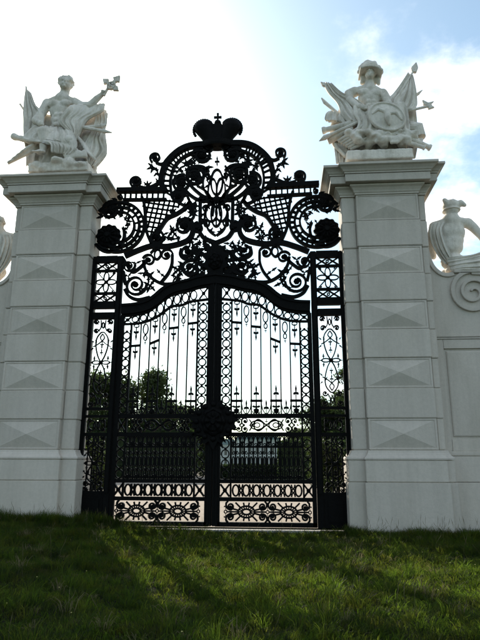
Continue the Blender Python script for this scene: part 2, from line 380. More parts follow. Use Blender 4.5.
def ring(parent, x, z, rx, rz, w=.035, name='ring', n=20, th=.05):
    key = (round(rx, 3), round(rz, 3), w)
    if key not in ME_RG: ME_RG[key] = ribbon(MB(), ellipse(0, 0, rx-w/2, rz-w/2, n), w, -th/2, th/2, True).mesh(name)
    return link(name, ME_RG[key], M_IRON, parent, (x, 0, z))
ME_BX = {}
def sbox(parent, name, x, z, wx, wz, th=.05, y=0, rot=0):
    key = (name, round(wx, 3), round(wz, 3), th, round(rot, 2))
    if key not in ME_BX:
        c, d = math.cos(rot), math.sin(rot)
        P = [(u*wx/2*c-v*wz/2*d, u*wx/2*d+v*wz/2*c) for u, v in ((-1,-1),(1,-1),(1,1),(-1,1))]
        ME_BX[key] = prism(MB(), P, -th/2, th/2).mesh(name)
    return link(name, ME_BX[key], M_IRON, parent, (x, y, z))
def interp(pts, x):
    pts = sorted(pts); return float(np.interp(x, [p[0] for p in pts], [p[1] for p in pts]))

TR = [(2.700, 5.863), (2.336, 5.887), (1.971, 5.969), (1.692, 6.154), (1.467, 6.354), (1.182, 6.496), (0.838, 6.566), (0.491, 6.667), (-0.015, 6.742)]
TRS = cr_smooth(TR, 6)
LT = [(0.463, 6.096), (0.738, 6.059), (0.949, 5.965), (1.262, 5.928), (1.486, 5.757), (1.738, 5.593), (2.058, 5.470), (2.379, 5.433), (2.629, 5.428)]
LTS = [(0.2, LT[0][1]+.03)]+cr_smooth(LT, 6)
zt = lambda u: interp([tuple(p) for p in TRS], u)
zl = lambda u: interp([tuple(p) for p in LTS], u)
U0, U1 = .19, 2.67          # leaf frame
RI, RO = .335, 2.52         # ring columns
BI, BO = .495, 2.385        # bar field

def make_leaf(s, label):
    g = empty('gate_leaf', (s*1.4, 0, -.01), label, 'gate leaf', 'twin iron gate leaves')
    V = lambda name, u, z0, z1, w, d=.045: MB().box(s*(u-w/2), s*(u+w/2), -d, d, z0, z1).build(name, M_IRON, g)
    H = lambda name, z, u0, u1, w, d=.04: MB().box(s*u0, s*u1, -d, d, z-w/2, z+w/2).build(name, M_IRON, g)
    V('stile', .178, 0, zt(.2)-.2, .045, .06); V('stile', U1, 0, zt(U1)-.2, .11, .06)
    V('frame_bar', BI-.01, .66, zl(BI), .045); V('frame_bar', BO+.01, .66, zl(BO), .045)
    # meeting strip on this leaf's edge
    MB().box(s*.005, s*.15, -.075, .05, .0, zt(.1)-.12).build('meeting_strip', M_IRON, g, bevel=.012)
    MB().box(s*.012, s*.07, -.10, -.06, .0, zt(.1)-.12).build('meeting_bead', M_IRON, g, bevel=.012)
    bar(g, 'top_rail', [(u, zt(u)-.19) for u in np.linspace(.16, 2.70, 26)], .07, s, -.05, .05)
    bar(g, 'curved_rail', [(u, zl(u)) for u in np.linspace(.19, 2.70, 26)], .06, s, -.045, .045)
    # ring row under the curved head
    n = 8
    for i in range(n):
        u = .62+i*(2.3-.62)/(n-1); zc = (zt(u)-.225+zl(u)+.03)/2; hh = (zt(u)-.225-zl(u)-.03)/2
        ring(g, s*u, zc, min(.105, hh+.02), max(hh, .06), .03)
        if i < n-1:
            um = u+.12; zm = (zt(um)-.225+zl(um)+.03)/2
            sbox(g, 'stud', s*um, zm, .035, 2*max(hh, .06), .04)
    for u in (RI, RO):
        z0, z1 = zl(u)+.03, zt(u)-.225; ring(g, s*u, (z0+z1)/2, .05, .05, .025)
        for a in ((-.12, z0, .12, z1), (-.12, z1, .12, z0)): bar(g, 'diagonal', [(u+a[0], a[1]), (u+a[2], a[3])], .025, s)
    # ring columns up both sides
    for u, ztop in ((RI, zl(RI)-.04), (RO, zl(RO)-.04)):
        z = 2.86; pitch = .262; k = 0
        while z+pitch < ztop+.05:
            ring(g, s*u, z+pitch/2, .118, .118, .034)
            for d in (-1, 1): sbox(g, 'knot', s*(u+d*.108), z+pitch, .05, .06, .05)
            sbox(g, 'stud', s*u, z+pitch, .06, .035, .06)
            z += pitch; k += 1
    # tall bars with daggers and ovals
    nb = 7; pw = (BO-BI)/nb
    for i in range(1, nb): 
        u = BI+i*pw; MB().box(s*(u-.018), s*(u+.018), -.018, .018, 2.80, zl(u)).build('bar', M_IRON, g)
    for i in range(nb):
        u = BI+(i+.5)*pw; top = zl(u)-.03
        if i % 2 == 0:
            zb = top-.62-(.06 if i == 4 else 0)
            sl_ = (zl(u+.1)-zl(u-.1))/.2*.75
            bar(g, 'crossbar', [(u-pw/2, zb-sl_*pw/2), (u+pw/2, zb+sl_*pw/2)], .065, s, -.03, .03)
            ring(g, s*u, top-.04, .085, .06, .025)
            fleuron(g, s*u, top-.06, .42, True, .75, 'dagger'); fleuron(g, s*u, zb-.02, .40, True, .75, 'dagger')
            # lower crossbar with spikes
            MB().box(s*(u-pw/2-.03), s*(u+pw/2+.03), -.03, .03, 3.19, 3.255).build('crossbar', M_IRON, g)
            fleuron(g, s*u, 3.25, .42, False, .75, 'dagger')
            fleuron(g, s*u, 3.20, .34, True, 1.3); dome(MB(), s*u, 2.95, .075, 0, .04, 12).build('boss', M_IRON, g)
            for d in (-1, 1): volute(g, (u+d*.075, 2.93), .06, math.pi/2, .9, d, s, .028, False)
        else:
            ring(g, s*u, top-.19, .085, .165, .03); ring(g, s*u, top-.45, .06, .085, .028)
            fleuron(g, s*u, top-.53, .13, True); sbox(g, 'knot', s*u, top-.36, .05, .05)
            fleuron(g, s*u, 2.86, .42, False, .7, 'spike')
            bar(g, 'arch', [(u-pw/2, 3.18), (u-pw*.35, 2.98), (u, 2.87), (u+pw*.35, 2.98), (u+pw/2, 3.18)], .028, s, -.02, .02, 4)
    H('rail', 2.815, U0, U1, .12); H('rail', 2.325, U0, U1, .11)
    # scroll panel between the middle rails
    zc = 2.57
    for d, c in ((-1, 1.19), (1, 1.69)):
        ring(g, s*c, zc, .20, .135, .035); ring(g, s*c, zc, .09, .075, .03)
    bar(g, 'interlace', [(.98, 2.42), (1.2, 2.72), (1.44, 2.57), (1.68, 2.42), (1.9, 2.72)], .035, s, sm=6)
    bar(g, 'interlace', [(.98, 2.72), (1.2, 2.42), (1.44, 2.57), (1.68, 2.72), (1.9, 2.42)], .035, s, sm=6)
    for u in (.86, 2.02):
        d = -1 if u < 1.4 else 1
        for e in (-1, 1):
            volute(g, (u, zc+e*.11), .105, math.pi/2*(-e), 1.25, d*e, s, .038)
        leaf(g, u-d*.1, zc, 0 if d < 0 else math.pi, .12, s)
    for u in (.70, 2.2):
        volute(g, (u, zc+.1), .09, -1.5, 1.2, 1 if u < 1 else -1, s, .035); volute(g, (u, zc-.1), .09, 1.5, 1.2, -1 if u < 1 else 1, s, .035)
    for u in (1.44,): fleuron(g, s*u, 2.6, .16); fleuron(g, s*u, 2.53, .15, True)
    for u in (RI, RO):
        for e in (-1, 1): bar(g, 'diagonal', [(u-.12, zc-e*.2), (u+.12, zc+e*.2)], .03, s)
    # short bars of the lower field with hooped heads and spikes
    n2 = 16; p2 = (BO-BI)/n2
    for i in range(1, n2): 
        u = BI+i*p2; MB().box(s*(u-.019), s*(u+.019), -.019, .019, 1.12, 2.29).build('bar', M_IRON, g)
    for i in range(n2):
        u = BI+(i+.5)*p2
        bar(g, 'hoop', [(u-p2/2, 2.10), (u-p2*.3, 2.22), (u, 2.27), (u+p2*.3, 2.22), (u+p2/2, 2.10)], .028, s, -.016, .016, 3)
        if i % 2 == 0: fleuron(g, s*u, 2.24, .30, True, .8); 
        fleuron(g, s*u, 1.12, .26, False, .8, 'spike')
    H('rail', 2.0, BI, BO, .05, .03); H('rail', 1.115, U0, U1, .10)
    for i in range(n2):
        uu = BI+(i+.5)*p2
        ring(g, s*uu, 1.62, .045, .14, .026)
        for zz_ in (1.40, 1.84): volute(g, (uu, zz_), .045, math.pi/2, 1.1, 1 if i % 2 else -1, s, .026, False)
        volute(g, (BI+(i+.5)*p2, 1.22), .05, math.pi/2, 1, 1 if i % 2 else -1, s, .03, False)
        volute(g, (BI+(i+.5)*p2, 2.06), .045, -math.pi/2, 1, 1 if i % 2 else -1, s, .028, False)
    for u in (RI, RO):
        z = 1.16
        while z < 2.2:
            ring(g, s*u, z+.13, .115, .125, .03); sbox(g, 'stud', s*u, z, .05, .04); z += .262
    # row of ovals
    for i in range(7):
        u = .62+i*(2.26-.62)/6; ring(g, s*u, .885, .105, .16, .045)
        if i < 6:
            um = u+.137; ring(g, s*um, .885, .05, .06, .035)
            for e in (-1, 1): bar(g, 'scroll', [(um-.05, .885+e*.155), (um-.03, .885+e*.08), (um, .885+e*.05), (um+.03, .885+e*.08), (um+.05, .885+e*.155)], .04, s)
    for u in (RI, RO):
        for e in (-1, 1): bar(g, 'diagonal', [(u-.12, .885-e*.155), (u+.12, .885+e*.155)], .045, s)
        ring(g, s*u, .885, .055, .055, .028)
    H('rail', .665, U0, U1, .10); H('bottom_rail', .045, U0-.1, U1+.05, .11, .06)
    # spider ovals of the bottom panel
    zc = .355
    for c in (.90, 2.0):
        ring(g, s*c, zc, .13, .09, .045); ring(g, s*c, zc, .235, .165, .045)
        for k in range(16):
            a = 2*math.pi*k/16; ca, sa = math.cos(a), math.sin(a)
            bar(g, 'spoke', [(c+.115*ca, zc+.075*sa), (c+.21*ca, zc+.145*sa)], .032, s, -.02, .02)
        for k in range(12):
            a = 2*math.pi*(k+.5)/12; ca, sa = math.cos(a), math.sin(a)
            t = min(.285/abs(sa) if abs(sa) > .1 else 9, .50/max(abs(ca), .05))
            bar(g, 'spoke', [(c+.22*ca, zc+.15*sa), (c+min(t, .50)*ca, zc+min(t, .50)*sa*.80)], .042, s, -.02, .02)
        for d in (-1, 1):
            bar(g, 'arm', [(c+d*.22, zc), (c+d*.52, zc)], .036, s)
            for e in (-1, 1):
                volute(g, (c+d*.42, zc+e*.13), .085, -e*math.pi/2, 1.3, -d*e, s, .05)
                bar(g, 'branch', [(c+d*.42, zc+e*.045), (c+d*.50, zc+e*.09), (c+d*.53, zc+e*.19), (c+d*.48, zc+e*.265)], .045, s, sm=4)
    for c in (1.45, .36, 2.54):
        ring(g, s*c, zc, .05, .05, .025); fleuron(g, s*c, zc+.05, .2); fleuron(g, s*c, zc-.05, .2, True)
    return g
gl = make_leaf(-1, 'left leaf of the black iron gate, its foot half hidden by long grass')
gr = make_leaf(1, 'right leaf of the black iron gate, carrying the big central lock')
# lock cluster on the right leaf
lk = [(-.16,3.22),(-.05,3.10),(.0,3.26),(.06,3.10),(.2,3.2),(.24,3.05),(.42,3.06),(.40,2.93),(.62,2.92),(.52,2.80),(.74,2.72),(.58,2.62),(.66,2.48),(.46,2.46),(.44,2.3),(.3,2.28),(.26,2.06),(.14,2.14),(.02,1.9),(-.10,2.14),(-.24,2.05),(-.28,2.28),(-.44,2.32),(-.42,2.48),(-.60,2.5),(-.50,2.64),(-.64,2.74),(-.46,2.82),(-.52,2.95),(-.34,2.95),(-.34,3.08),(-.18,3.06)]
lo = prism(MB(), lk, -.15, -.108).build('lock_plate', M_IRON, gr)
rosette(MB(), .02, 2.66, .34, -.15, .15, 8, .40).build('lock_boss', M_IRON, lo)
for k in range(26):
    a = 2*math.pi*k/26; q_ = leaf(lo, .02+.38*math.cos(a), 2.62+.42*math.sin(a), a, .30 if k % 2 else .22); q_.location.y = -.02 if k % 2 else -.06
for k in range(12):
    a = 2*math.pi*k/12; dome(MB(), .02+.46*math.cos(a), 2.66+.46*math.sin(a), .075, -.16, .05, 10).build('rivet', M_IRON, lo, smooth=True)

def make_side(s, label):
    g = empty('gate_side_panel', (s*3.2, 0, 0), label, 'gate panel', 'fixed iron panels between leaf and pier')
    MB().box(s*2.735, s*2.905, -.08, .08, -.05, 7.50).build('post', M_IRON, g, bevel=.015)
    MB().box(s*2.76, s*2.87, -.125, -.09, .8, 7.3).build('post_bead', M_IRON, g, bevel=.012)
    MB().box(s*3.545, s*3.66, -.06, .06, -.05, 7.50).build('frame_post', M_IRON, g, bevel=.012)
    C, x0, x1 = 3.225, 2.92, 3.54
    H = lambda z, w, d=.05: MB().box(s*2.91, s*3.54, -d, d, z-w/2, z+w/2).build('rail', M_IRON, g)
    H(7.41, .20, .07); H(7.055, .07); H(6.36, .07); H(6.0, .21, .08); H(5.68, .19, .08); H(3.02, .08); H(2.815, .07); H(2.325, .09); H(.80, .10)
    for zc, hz in ((7.20, .105), (6.215, .105)):
        for c in (C-.155, C+.155):
            for e in (-1, 1): bar(g, 'diagonal', [(c-.155, zc-e*hz), (c+.155, zc+e*hz)], .03, s)
        ring(g, s*C, zc, .05, .05, .03)
    zc = 6.71
    for k in range(8):
        a = math.pi/4*k; L_ = .30 if k % 2 == 0 else .36
        P = [(C+L_*.5*math.cos(a)+.5*L_*math.cos(t)*math.cos(a)-.075*math.sin(t)*math.sin(a), zc+L_*.5*math.sin(a)+.5*L_*math.cos(t)*math.sin(a)+.075*math.sin(t)*math.cos(a)) for t in np.linspace(0, 2*math.pi, 16, endpoint=False)]
        if k % 2 == 0: bar(g, 'petal', P, .032, s, -.025, .025, closed=True)
        else: bar(g, 'ray', [(C+.05*math.cos(a), zc+.05*math.sin(a)), (C+.37*math.cos(a), zc+.41*math.sin(a))], .03, s, -.025, .025)
    dome(MB(), s*C, zc, .06, 0, .05, 12).build('boss', M_IRON, g)
    for e in (-1, 1):
        for d in (-1, 1): leaf(g, C+d*.17, zc+e*.25, math.atan2(e, d), .10, s)
    # tall lattice: loops crossing at a knot, mirrored up and down, with leaves and corner scrolls
    def lattice(zb, ztp, mid):
        zm = (zb+ztp)/2; hh = (ztp-zb)/2
        for e in (-1, 1):
            Z = lambda f: zm+e*f*hh
            for d in (-1, 1):
                bar(g, 'loop', [(C, Z(.0)), (C+d*.10, Z(.15)), (C+d*.175, Z(.38)), (C+d*.16, Z(.56)), (C+d*.06, Z(.68)), (C, Z(.70))], .034, s, -.022, .022, 5)
                bar(g, 'loop', [(C+d*.25, Z(.36)), (C+d*.12, Z(.42)), (C, Z(.50)), (C-d*.06, Z(.57)), (C, Z(.66))], .03, s, -.018, .018, 5)
                volute(g, (C+d*.19, Z(.72)), .075, 0 if d < 0 else math.pi, 1.2, -e*d, s, .034, True)
                volute(g, (C+d*.21, Z(.93)), .075, 0 if d < 0 else math.pi, 1.2, -e*d, s, .034, True)
                bar(g, 'loop', [(C+d*.12, Z(.73)), (C+d*.06, Z(.82)), (C+d*.07, Z(.98))], .03, s, -.018, .018, 4)
                leaf(g, C+d*.16, Z(.44), 1.2 if d*e > 0 else 1.9, .12, s); leaf(g, C+d*.24, Z(.34), math.atan2(-e, d), .11, s); leaf(g, C+d*.24, Z(.46), math.atan2(e, d), .10, s)
                leaf(g, C+d*.14, Z(.88), math.atan2(e, d), .12, s)
            fleuron(g, s*C, Z(.48), .22, e > 0); fleuron(g, s*C, Z(.16), .2, e < 0)
            ring(g, s*C, Z(.86), .045, .1, .028)
        for d in (-1, 1):
            ring(g, s*(C+d*.14), zm, .125, .065, .03); leaf(g, C+d*.22, zm, 0 if d > 0 else math.pi, .1, s)
            for e in (-1, 1): leaf(g, C+d*.2, zm+e*.06, e*1.57, .14, s)
        dome(MB(), s*C, zm, .06, 0, .05, 12).build('knot', M_IRON, g)
    lattice(3.06, 5.58, True); lattice(.85, 2.28, True)
    for c_ in (-.21, -.07, .07, .21): MB().box(s*(C+c_-.016), s*(C+c_+.016), .025, .05, .84, 2.29).build('bar', M_IRON, g)
    zc = 2.57
    for d in (-1, 1):
        ring(g, s*(C+d*.13), zc, .12, .15, .032)
        for e in (-1, 1): volute(g, (C+d*.19, zc+e*.12), .06, 0, 1.1, d*e, s, .03)
    ring(g, s*C, zc, .1, .12, .03)
    MB().box(s*2.91, s*3.54, -.055, .02, -.02, .75).build('base_plate', M_IRON, g)
    MB().box(s*3.0, s*3.40, -.075, -.05, .12, .64).build('base_panel', M_IRON, g, bevel=.01)
    # pegs into the stonework
    for z in (1.2, 2.6, 4.2, 5.7, 7.2): sbox(g, 'wall_peg', s*3.68, z, .12, .05, .05)
    return g
make_side(-1, 'narrow fixed iron panel between the left leaf and the left pier')
make_side(1, 'narrow fixed iron panel between the right leaf and the right pier')

# ------------------------------------------------------------------ overthrow
ot = empty('gate_overthrow', (0, 0, 6), 'crowned black iron scrollwork arching over both gate leaves', 'gate top')
ribbon(MB(), [(-x, z) for x, z in TRS]+[(x, z) for x, z in TRS[::-1]][1:], .31, -.11, .11).build('transom', M_IRON, ot)
ribbon(MB(), [(-x, z+.10) for x, z in TRS]+[(x, z+.10) for x, z in TRS[::-1]][1:], .05, -.15, -.10).build('transom_bead', M_IRON, ot)
def inside(p, poly):
    r = False; j = len(poly)-1
    for i in range(len(poly)):
        if (poly[i][1] > p[1]) != (poly[j][1] > p[1]) and p[0] < (poly[j][0]-poly[i][0])*(p[1]-poly[i][1])/(poly[j][1]-poly[i][1])+poly[i][0]: r = not r
        j = i
    return r
def half(s):
    B = lambda name, pts, w, sm=6, d=.06: bar(ot, name, pts, w, s, -d, d, sm)
    def VO(c, r, a0, t, turn, w=.11, rin=.32, d=.055): return volute(ot, c, r, a0, t, turn, s, w*1.1, True, 'scroll', rin, -d, d)
    def LF(c, angs, size):
        for a in angs: leaf(ot, c[0], c[1], a, size, s)
    PI = math.pi
    # entablature arm with a row of open squares
    B('arm_rail', [(1.52, 9.62), (3.07, 9.655)], .14, 0, .10); B('arm_rail', [(1.52, 9.30), (2.86, 9.335)], .075, 0, .07)
    for k in range(8): sbox(ot, 'square_bar', s*(1.62+k*.17), 9.435+.003*k, .05, .2, .08)
    VO((2.98, 9.43), .09, PI/2, 1.2, 1, .04); LF((3.05, 9.36), (-.9, .2), .2); LF((2.72, 9.22), (-.5, -1.4), .15)
    # arch band: heavy outer bar, light inner bar, rungs
    AO = cr_smooth([(1.56, 9.55), (1.707, 9.882), (1.630, 10.389), (1.482, 10.657), (1.238, 10.905), (1.007, 11.043), (0.757, 11.107), (0.382, 11.123), (0, 11.13)], 8)
    AI = cr_smooth([(1.36, 9.36), (1.428, 9.870), (1.362, 10.274), (1.228, 10.524), (1.046, 10.705), (0.815, 10.832), (0.566, 10.907), (.35, 10.85)], 8)
    B('arch_bar', AO, .17, 0, .09); B('arch_bar', AI, .075, 0, .07)
    for k in range(14):
        a = AO[int(k*len(AO)/20)]; b = AI[int(k*len(AI)/20)+1]; B('rung', [tuple(a), tuple(b)], .05, 0, .04)
    # volutes inside the arch
    V1, V2, V3 = (0.676, 10.039), (1.072, 9.821), (1.168, 9.391)
    for V_, r, a0, tn in ((V1, .31, PI*.3, 1), (V2, .29, PI*.6, -1), (V3, .22, PI, -1)):
        VO(V_, r, a0, 1.6, tn, .085, .42); LF(V_, np.linspace(0, 5.5, 6), r*.95)
    B('branch', [(0.858, 9.913), (0.793, 9.742), (0.605, 9.534), (0.359, 9.341), (0.024, 9.245)], .09)
    B('branch', [(0.922, 10.017), (0.897, 10.287), (0.682, 10.379), (0.434, 10.351), (0.247, 10.189)], .08)
    B('branch', [(1.251, 9.628), (0.974, 9.582), (0.786, 9.408), (0.570, 9.267), (0.327, 9.257)], .09)
    B('branch', [(1.179, 9.193), (0.932, 9.084), (0.813, 9.211), (0.909, 9.413)], .07)
    B('branch', [(0.249, 10.359), (0.399, 10.061), (0.409, 9.692), (0.268, 9.387), (0.023, 9.146)], .06); B('branch', [(0.205, 9.153), (0.337, 8.864), (0.333, 8.540), (0.210, 8.246), (0.014, 8.080)], .055)
    B('branch', [(0.609, 9.734), (0.393, 9.591), (0.207, 9.384), (0.083, 9.050), (0.110, 8.725)], .05); B('branch', [(0.876, 9.313), (0.719, 9.075), (0.668, 8.747), (0.800, 8.557)], .06)
    # scrolls bearing the crown
    VO((0.471, 10.746), .30, 0, 1.6, 1, .085, .35); LF((0.471, 10.746), np.linspace(.4, 6, 7), .30); VO((0.256, 11.013), .2, PI, 1.3, -1, .07, .35)
    LF((0.932, 10.493), (.3, 1.2, 2.2, 3.4, 4.4, 5.5), .2); LF((1.176, 10.300), (1, 2.4, 4, 5.2), .18); LF((0.781, 10.692), (2.4, 4, 5.2), .17)
    # interlaced loops round the axis
    B('loop', ellipse(.13, (0.026, 9.542)[1], .13, .40, 20)+[(.26, (0.026, 9.542)[1])], .045, 0); B('loop', ellipse(.15, (0.020, 8.819)[1], .17, .28, 20)+[(.32, (0.020, 8.819)[1])], .045, 0)
    VO((0.302, 8.474), .13, 0, 1.4, 1, .05, .3); VO((0.323, 8.962), .11, PI, 1.3, -1, .045, .3); VO((0.261, 10.055), .10, PI, 1.2, 1, .04, .3); LF((0.194, 8.214), (1.2, 2.2, 3.2), .18)
    # uprights beside the ovals
    B('upright', [(0.494, 9.264), (0.487, 8.772), (0.478, 8.224)], .10, 0); B('branch', [(0.494, 9.231), (0.296, 9.206), (0.05, 9.1)], .08, 0)
    VO((0.540, 8.354), .16, PI/2, 1.3, -1, .08, .5); VO((0.403, 9.260), .12, 0, 1, 1, .06, .5)
    B('branch', [(0.524, 8.258), (0.371, 8.029), (0.191, 7.928), (0, 7.85)], .12)
    LF((0.689, 9.074), (2, 3.3, 4.2), .22); LF((0.714, 8.814), (2.6, 3.6, .4), .2)
    LF((0.306, 9.989), (1.0, 4.5), .18); LF((0.363, 9.656), (2.4, .6), .16)
    # latticed field
    poly = [(2.305, 9.338), (0.967, 9.283), (1.174, 8.995), (1.441, 8.744), (1.644, 8.459), (1.897, 7.891), (2.027, 8.151), (2.122, 8.607)]
    c = np.mean(np.array(poly), 0)
    for dx, dz, ox, oz in ((1.0, .18, .05, -.145), (.20, -1.0, .15, .03)):
        for k in range(-10, 11):
            o = (c[0]+ox*k, c[1]+oz*k); T = [t for t in np.linspace(-1.6, 1.6, 161) if inside((o[0]+dx*t, o[1]+dz*t), poly)]
            if len(T) > 4: B('lattice_bar', [(o[0]+dx*T[0], o[1]+dz*T[0]), (o[0]+dx*T[-1], o[1]+dz*T[-1])], .052, 0, .02)
    B('frame_band', [(2.294, 9.437), (2.206, 9.168), (2.148, 8.738), (2.093, 8.282), (1.926, 7.860)], .085)
    B('frame_band', [(0.812, 9.178), (0.960, 8.987), (1.199, 8.816), (1.469, 8.680), (1.643, 8.427), (1.785, 8.142)], .11)
    VO((1.782, 8.062), .24, PI*.4, 1.5, 1, .075, .35); LF((1.782, 8.062), np.linspace(0, 5, 6), .25)
    VO((0.962, 8.402), .27, PI*1.05, 1.6, -1, .085, .35); LF((0.962, 8.402), (2.5, 3.4, 4.3), .27)
    B('c_scroll', [(0.983, 8.645), (0.770, 8.556), (0.689, 8.296), (0.760, 8.043), (0.966, 7.891), (1.442, 7.780), (1.894, 7.811), (2.310, 7.682), (2.710, 7.506)], .15)
    LF((1.305, 8.254), (1.2, 2.6, 4, 5.4), .26); LF((1.193, 8.572), (2.2, 3.6), .22); LF((1.328, 7.999), (.8, 2, 3), .18); LF((0.746, 8.880), (1.5, 3, 4.4), .22)
    # big corner volute with laddered band, solid boss and flower scroll
    cc = (2.971, 8.443)
    for r, w, a, b in ((.80, .075, 40, 318), (.65, .07, 52, 312), (.50, .06, 85, 310)):
        B('volute_band', [(cc[0]+r*math.cos(R_(t)), cc[1]+r*math.sin(R_(t))) for t in np.linspace(a, b, 40)], w, 0, .07)
    for t in range(50, 310, 13): B('rung', [(cc[0]+.63*math.cos(R_(t)), cc[1]+.63*math.sin(R_(t))), (cc[0]+.80*math.cos(R_(t)), cc[1]+.80*math.sin(R_(t)))], .07, 0, .035)
    for t in range(120, 300, 24): B('rung', [(cc[0]+.48*math.cos(R_(t)), cc[1]+.48*math.sin(R_(t))), (cc[0]+.64*math.cos(R_(t)), cc[1]+.64*math.sin(R_(t)))], .05, 0, .03)
    dc = (3.247, 8.161); rosette(MB(), s*dc[0], dc[1], .39, 0, .18, 12).build('solid_boss', M_IRON, ot)
    B('volute_band', [(dc[0]-.03+.46*math.cos(R_(t)), dc[1]+.50*math.sin(R_(t))) for t in np.linspace(150, 330, 36)], .085, 0, .07)
    fc = (3.218, 9.009); VO(fc, .33, PI*1.2, 1.5, -1, .085, .4); LF(fc, np.linspace(0, 5.6, 7), .27); LF((3.440, 8.820), (-.3, .5, 3.6), .24)
    LF((2.720, 8.629), (1, 2.2, 3.2, 4.4), .2); LF((2.767, 8.338), (1.2, 2.4, 4), .17); LF((2.889, 8.931), (2, 4.4), .16)
    # spandrel scrolls over the curved transom
    VO((2.338, 6.608), .33, PI*1.0, 1.75, 1, .065, .25); B('branch', [(2.731, 7.036), (2.672, 6.756), (2.638, 6.617)], .09)
    B('branch', [(2.658, 6.479), (2.514, 6.262), (2.243, 6.150), (1.893, 6.216)], .09)
    VO((2.574, 7.203), .19, PI*.95, 1.3, 1, .05, .3); B('branch', [(2.752, 7.444), (2.490, 7.014), (2.256, 7.116), (2.055, 7.328)], .08)
    VO((1.981, 7.357), .19, PI*.1, 1.2, 1, .055, .35); B('branch', [(2.146, 7.362), (2.075, 7.079), (1.856, 6.794), (1.524, 6.617), (1.142, 6.621)], .085)
    VO((1.464, 7.513), .19, PI*.95, 1.2, -1, .055, .35); B('branch', [(1.285, 7.523), (1.291, 7.211), (1.387, 6.935), (1.585, 6.664)], .08)
    B('loop', [(1.945, 7.576), (1.770, 7.728), (1.615, 7.565), (1.728, 7.380), (1.880, 7.448)], .05); ring(ot, s*(1.734, 7.537)[0], (1.734, 7.537)[1], .11, .16, .045)
    VO((0.839, 7.571), .19, PI*.5, 1.3, -1, .055, .3); VO((0.770, 7.102), .21, PI*.5, 1.3, -1, .06, .35)
    B('branch', [(1.021, 7.703), (1.046, 7.484), (0.864, 7.353), (0.627, 7.346), (0.454, 7.590)], .08); B('branch', [(0.945, 6.984), (0.766, 6.855), (0.532, 6.941)], .08)
    for p_, n_, sz in (((1.977, 6.859), 3, .24), ((1.907, 6.581), 4, .26), ((2.130, 6.957), 3, .18), ((1.094, 7.050), 5, .27), ((1.148, 6.836), 4, .2), ((0.980, 7.232), 3, .18), ((1.624, 6.942), 2, .2), ((2.353, 7.274), 3, .18), ((2.574, 6.877), 3, .16), ((0.508, 7.280), 4, .26), ((0.574, 7.657), 5, .25), ((0.445, 7.030), 5, .25), ((0.646, 6.760), 4, .18), ((2.167, 6.436), 3, .15)):
        LF(p_, [random.random()*1.0+2*PI*k/n_ for k in range(n_)], sz)
    # finials on the arm and shoulder
    q = (2.493, 9.930); VO(q, .19, -PI/2, 1.5, 1, .07, .4); LF(q, (2.5, 3.5), .2); B('stem', [(q[0]-.1, q[1]-.18), (q[0]-.4, q[1]-.22), (q[0]-.75, q[1]-.05)], .09)
    LF((q[0]-.35, q[1]-.15), (.9, 1.6, 2.4), .2); LF((q[0]-.7, q[1]-.05), (1.0, 2.2), .2)
    q = (1.924, 10.730); VO(q, .175, -PI*.3, 1.5, 1, .065, .3); B('stem', [(q[0]-.02, q[1]-.17), (q[0]-.2, q[1]-.23), (q[0]-.42, q[1]-.12)], .07)
    LF((q[0]+.05, q[1]-.3), (-.4, -1.2, .6, -2.2), .24); LF((q[0]-.1, q[1]-.5), (-.8, -1.8, 1.2), .2)
    # cartouche foliage left and right of the centre
    for k in range(16):
        a = random.uniform(-1.4, 1.5); r = random.uniform(.3, .62)
        LF((r*math.cos(a)*1.05, 7.15+r*math.sin(a)*1.05), (a+random.uniform(-.5, .5),), random.uniform(.22, .32))
    def FILL(poly, n, sz):
        P_ = np.array(poly); k = 0
        while k < n:
            p = P_.min(0)+(P_.max(0)-P_.min(0))*rng.random(2)
            if inside(p, poly): leaf(ot, p[0], p[1], random.uniform(0, 6.28), sz*random.uniform(.75, 1.25), s); k += 1
    FILL([(1.386, 10.037), (1.273, 10.441), (0.937, 10.734), (0.314, 10.670), (0.308, 10.192), (0.866, 10.285), (1.229, 9.963)], 26, .21)
    FILL([(0.904, 9.182), (0.538, 9.167), (0.529, 8.547), (0.738, 8.490), (0.897, 8.886)], 10, .22)
    FILL([(1.638, 8.266), (1.123, 8.183), (1.115, 7.864), (1.715, 7.853)], 9, .22)
    FILL([(0.760, 8.043), (0.073, 7.955), (0.062, 6.804), (0.618, 6.820), (0.893, 7.292)], 52, .24)
    FILL([(1.213, 7.053), (0.567, 7.282), (0.266, 6.749), (1.084, 6.650)], 16, .22)
    FILL([(3.007, 8.836), (2.612, 8.953), (2.468, 8.489), (2.816, 8.114)], 6, .16)
    FILL([(1.451, 9.105), (0.904, 9.182), (1.081, 8.959), (1.322, 8.837)], 5, .17)
    FILL([(3.557, 9.222), (3.001, 9.300), (2.966, 8.638), (3.399, 8.654)], 6, .18)
    LF((0.632, 11.101), (1.6, 2.4), .14); LF((1.008, 11.085), (1.9,), .12)
for s in (-1, 1): half(s)
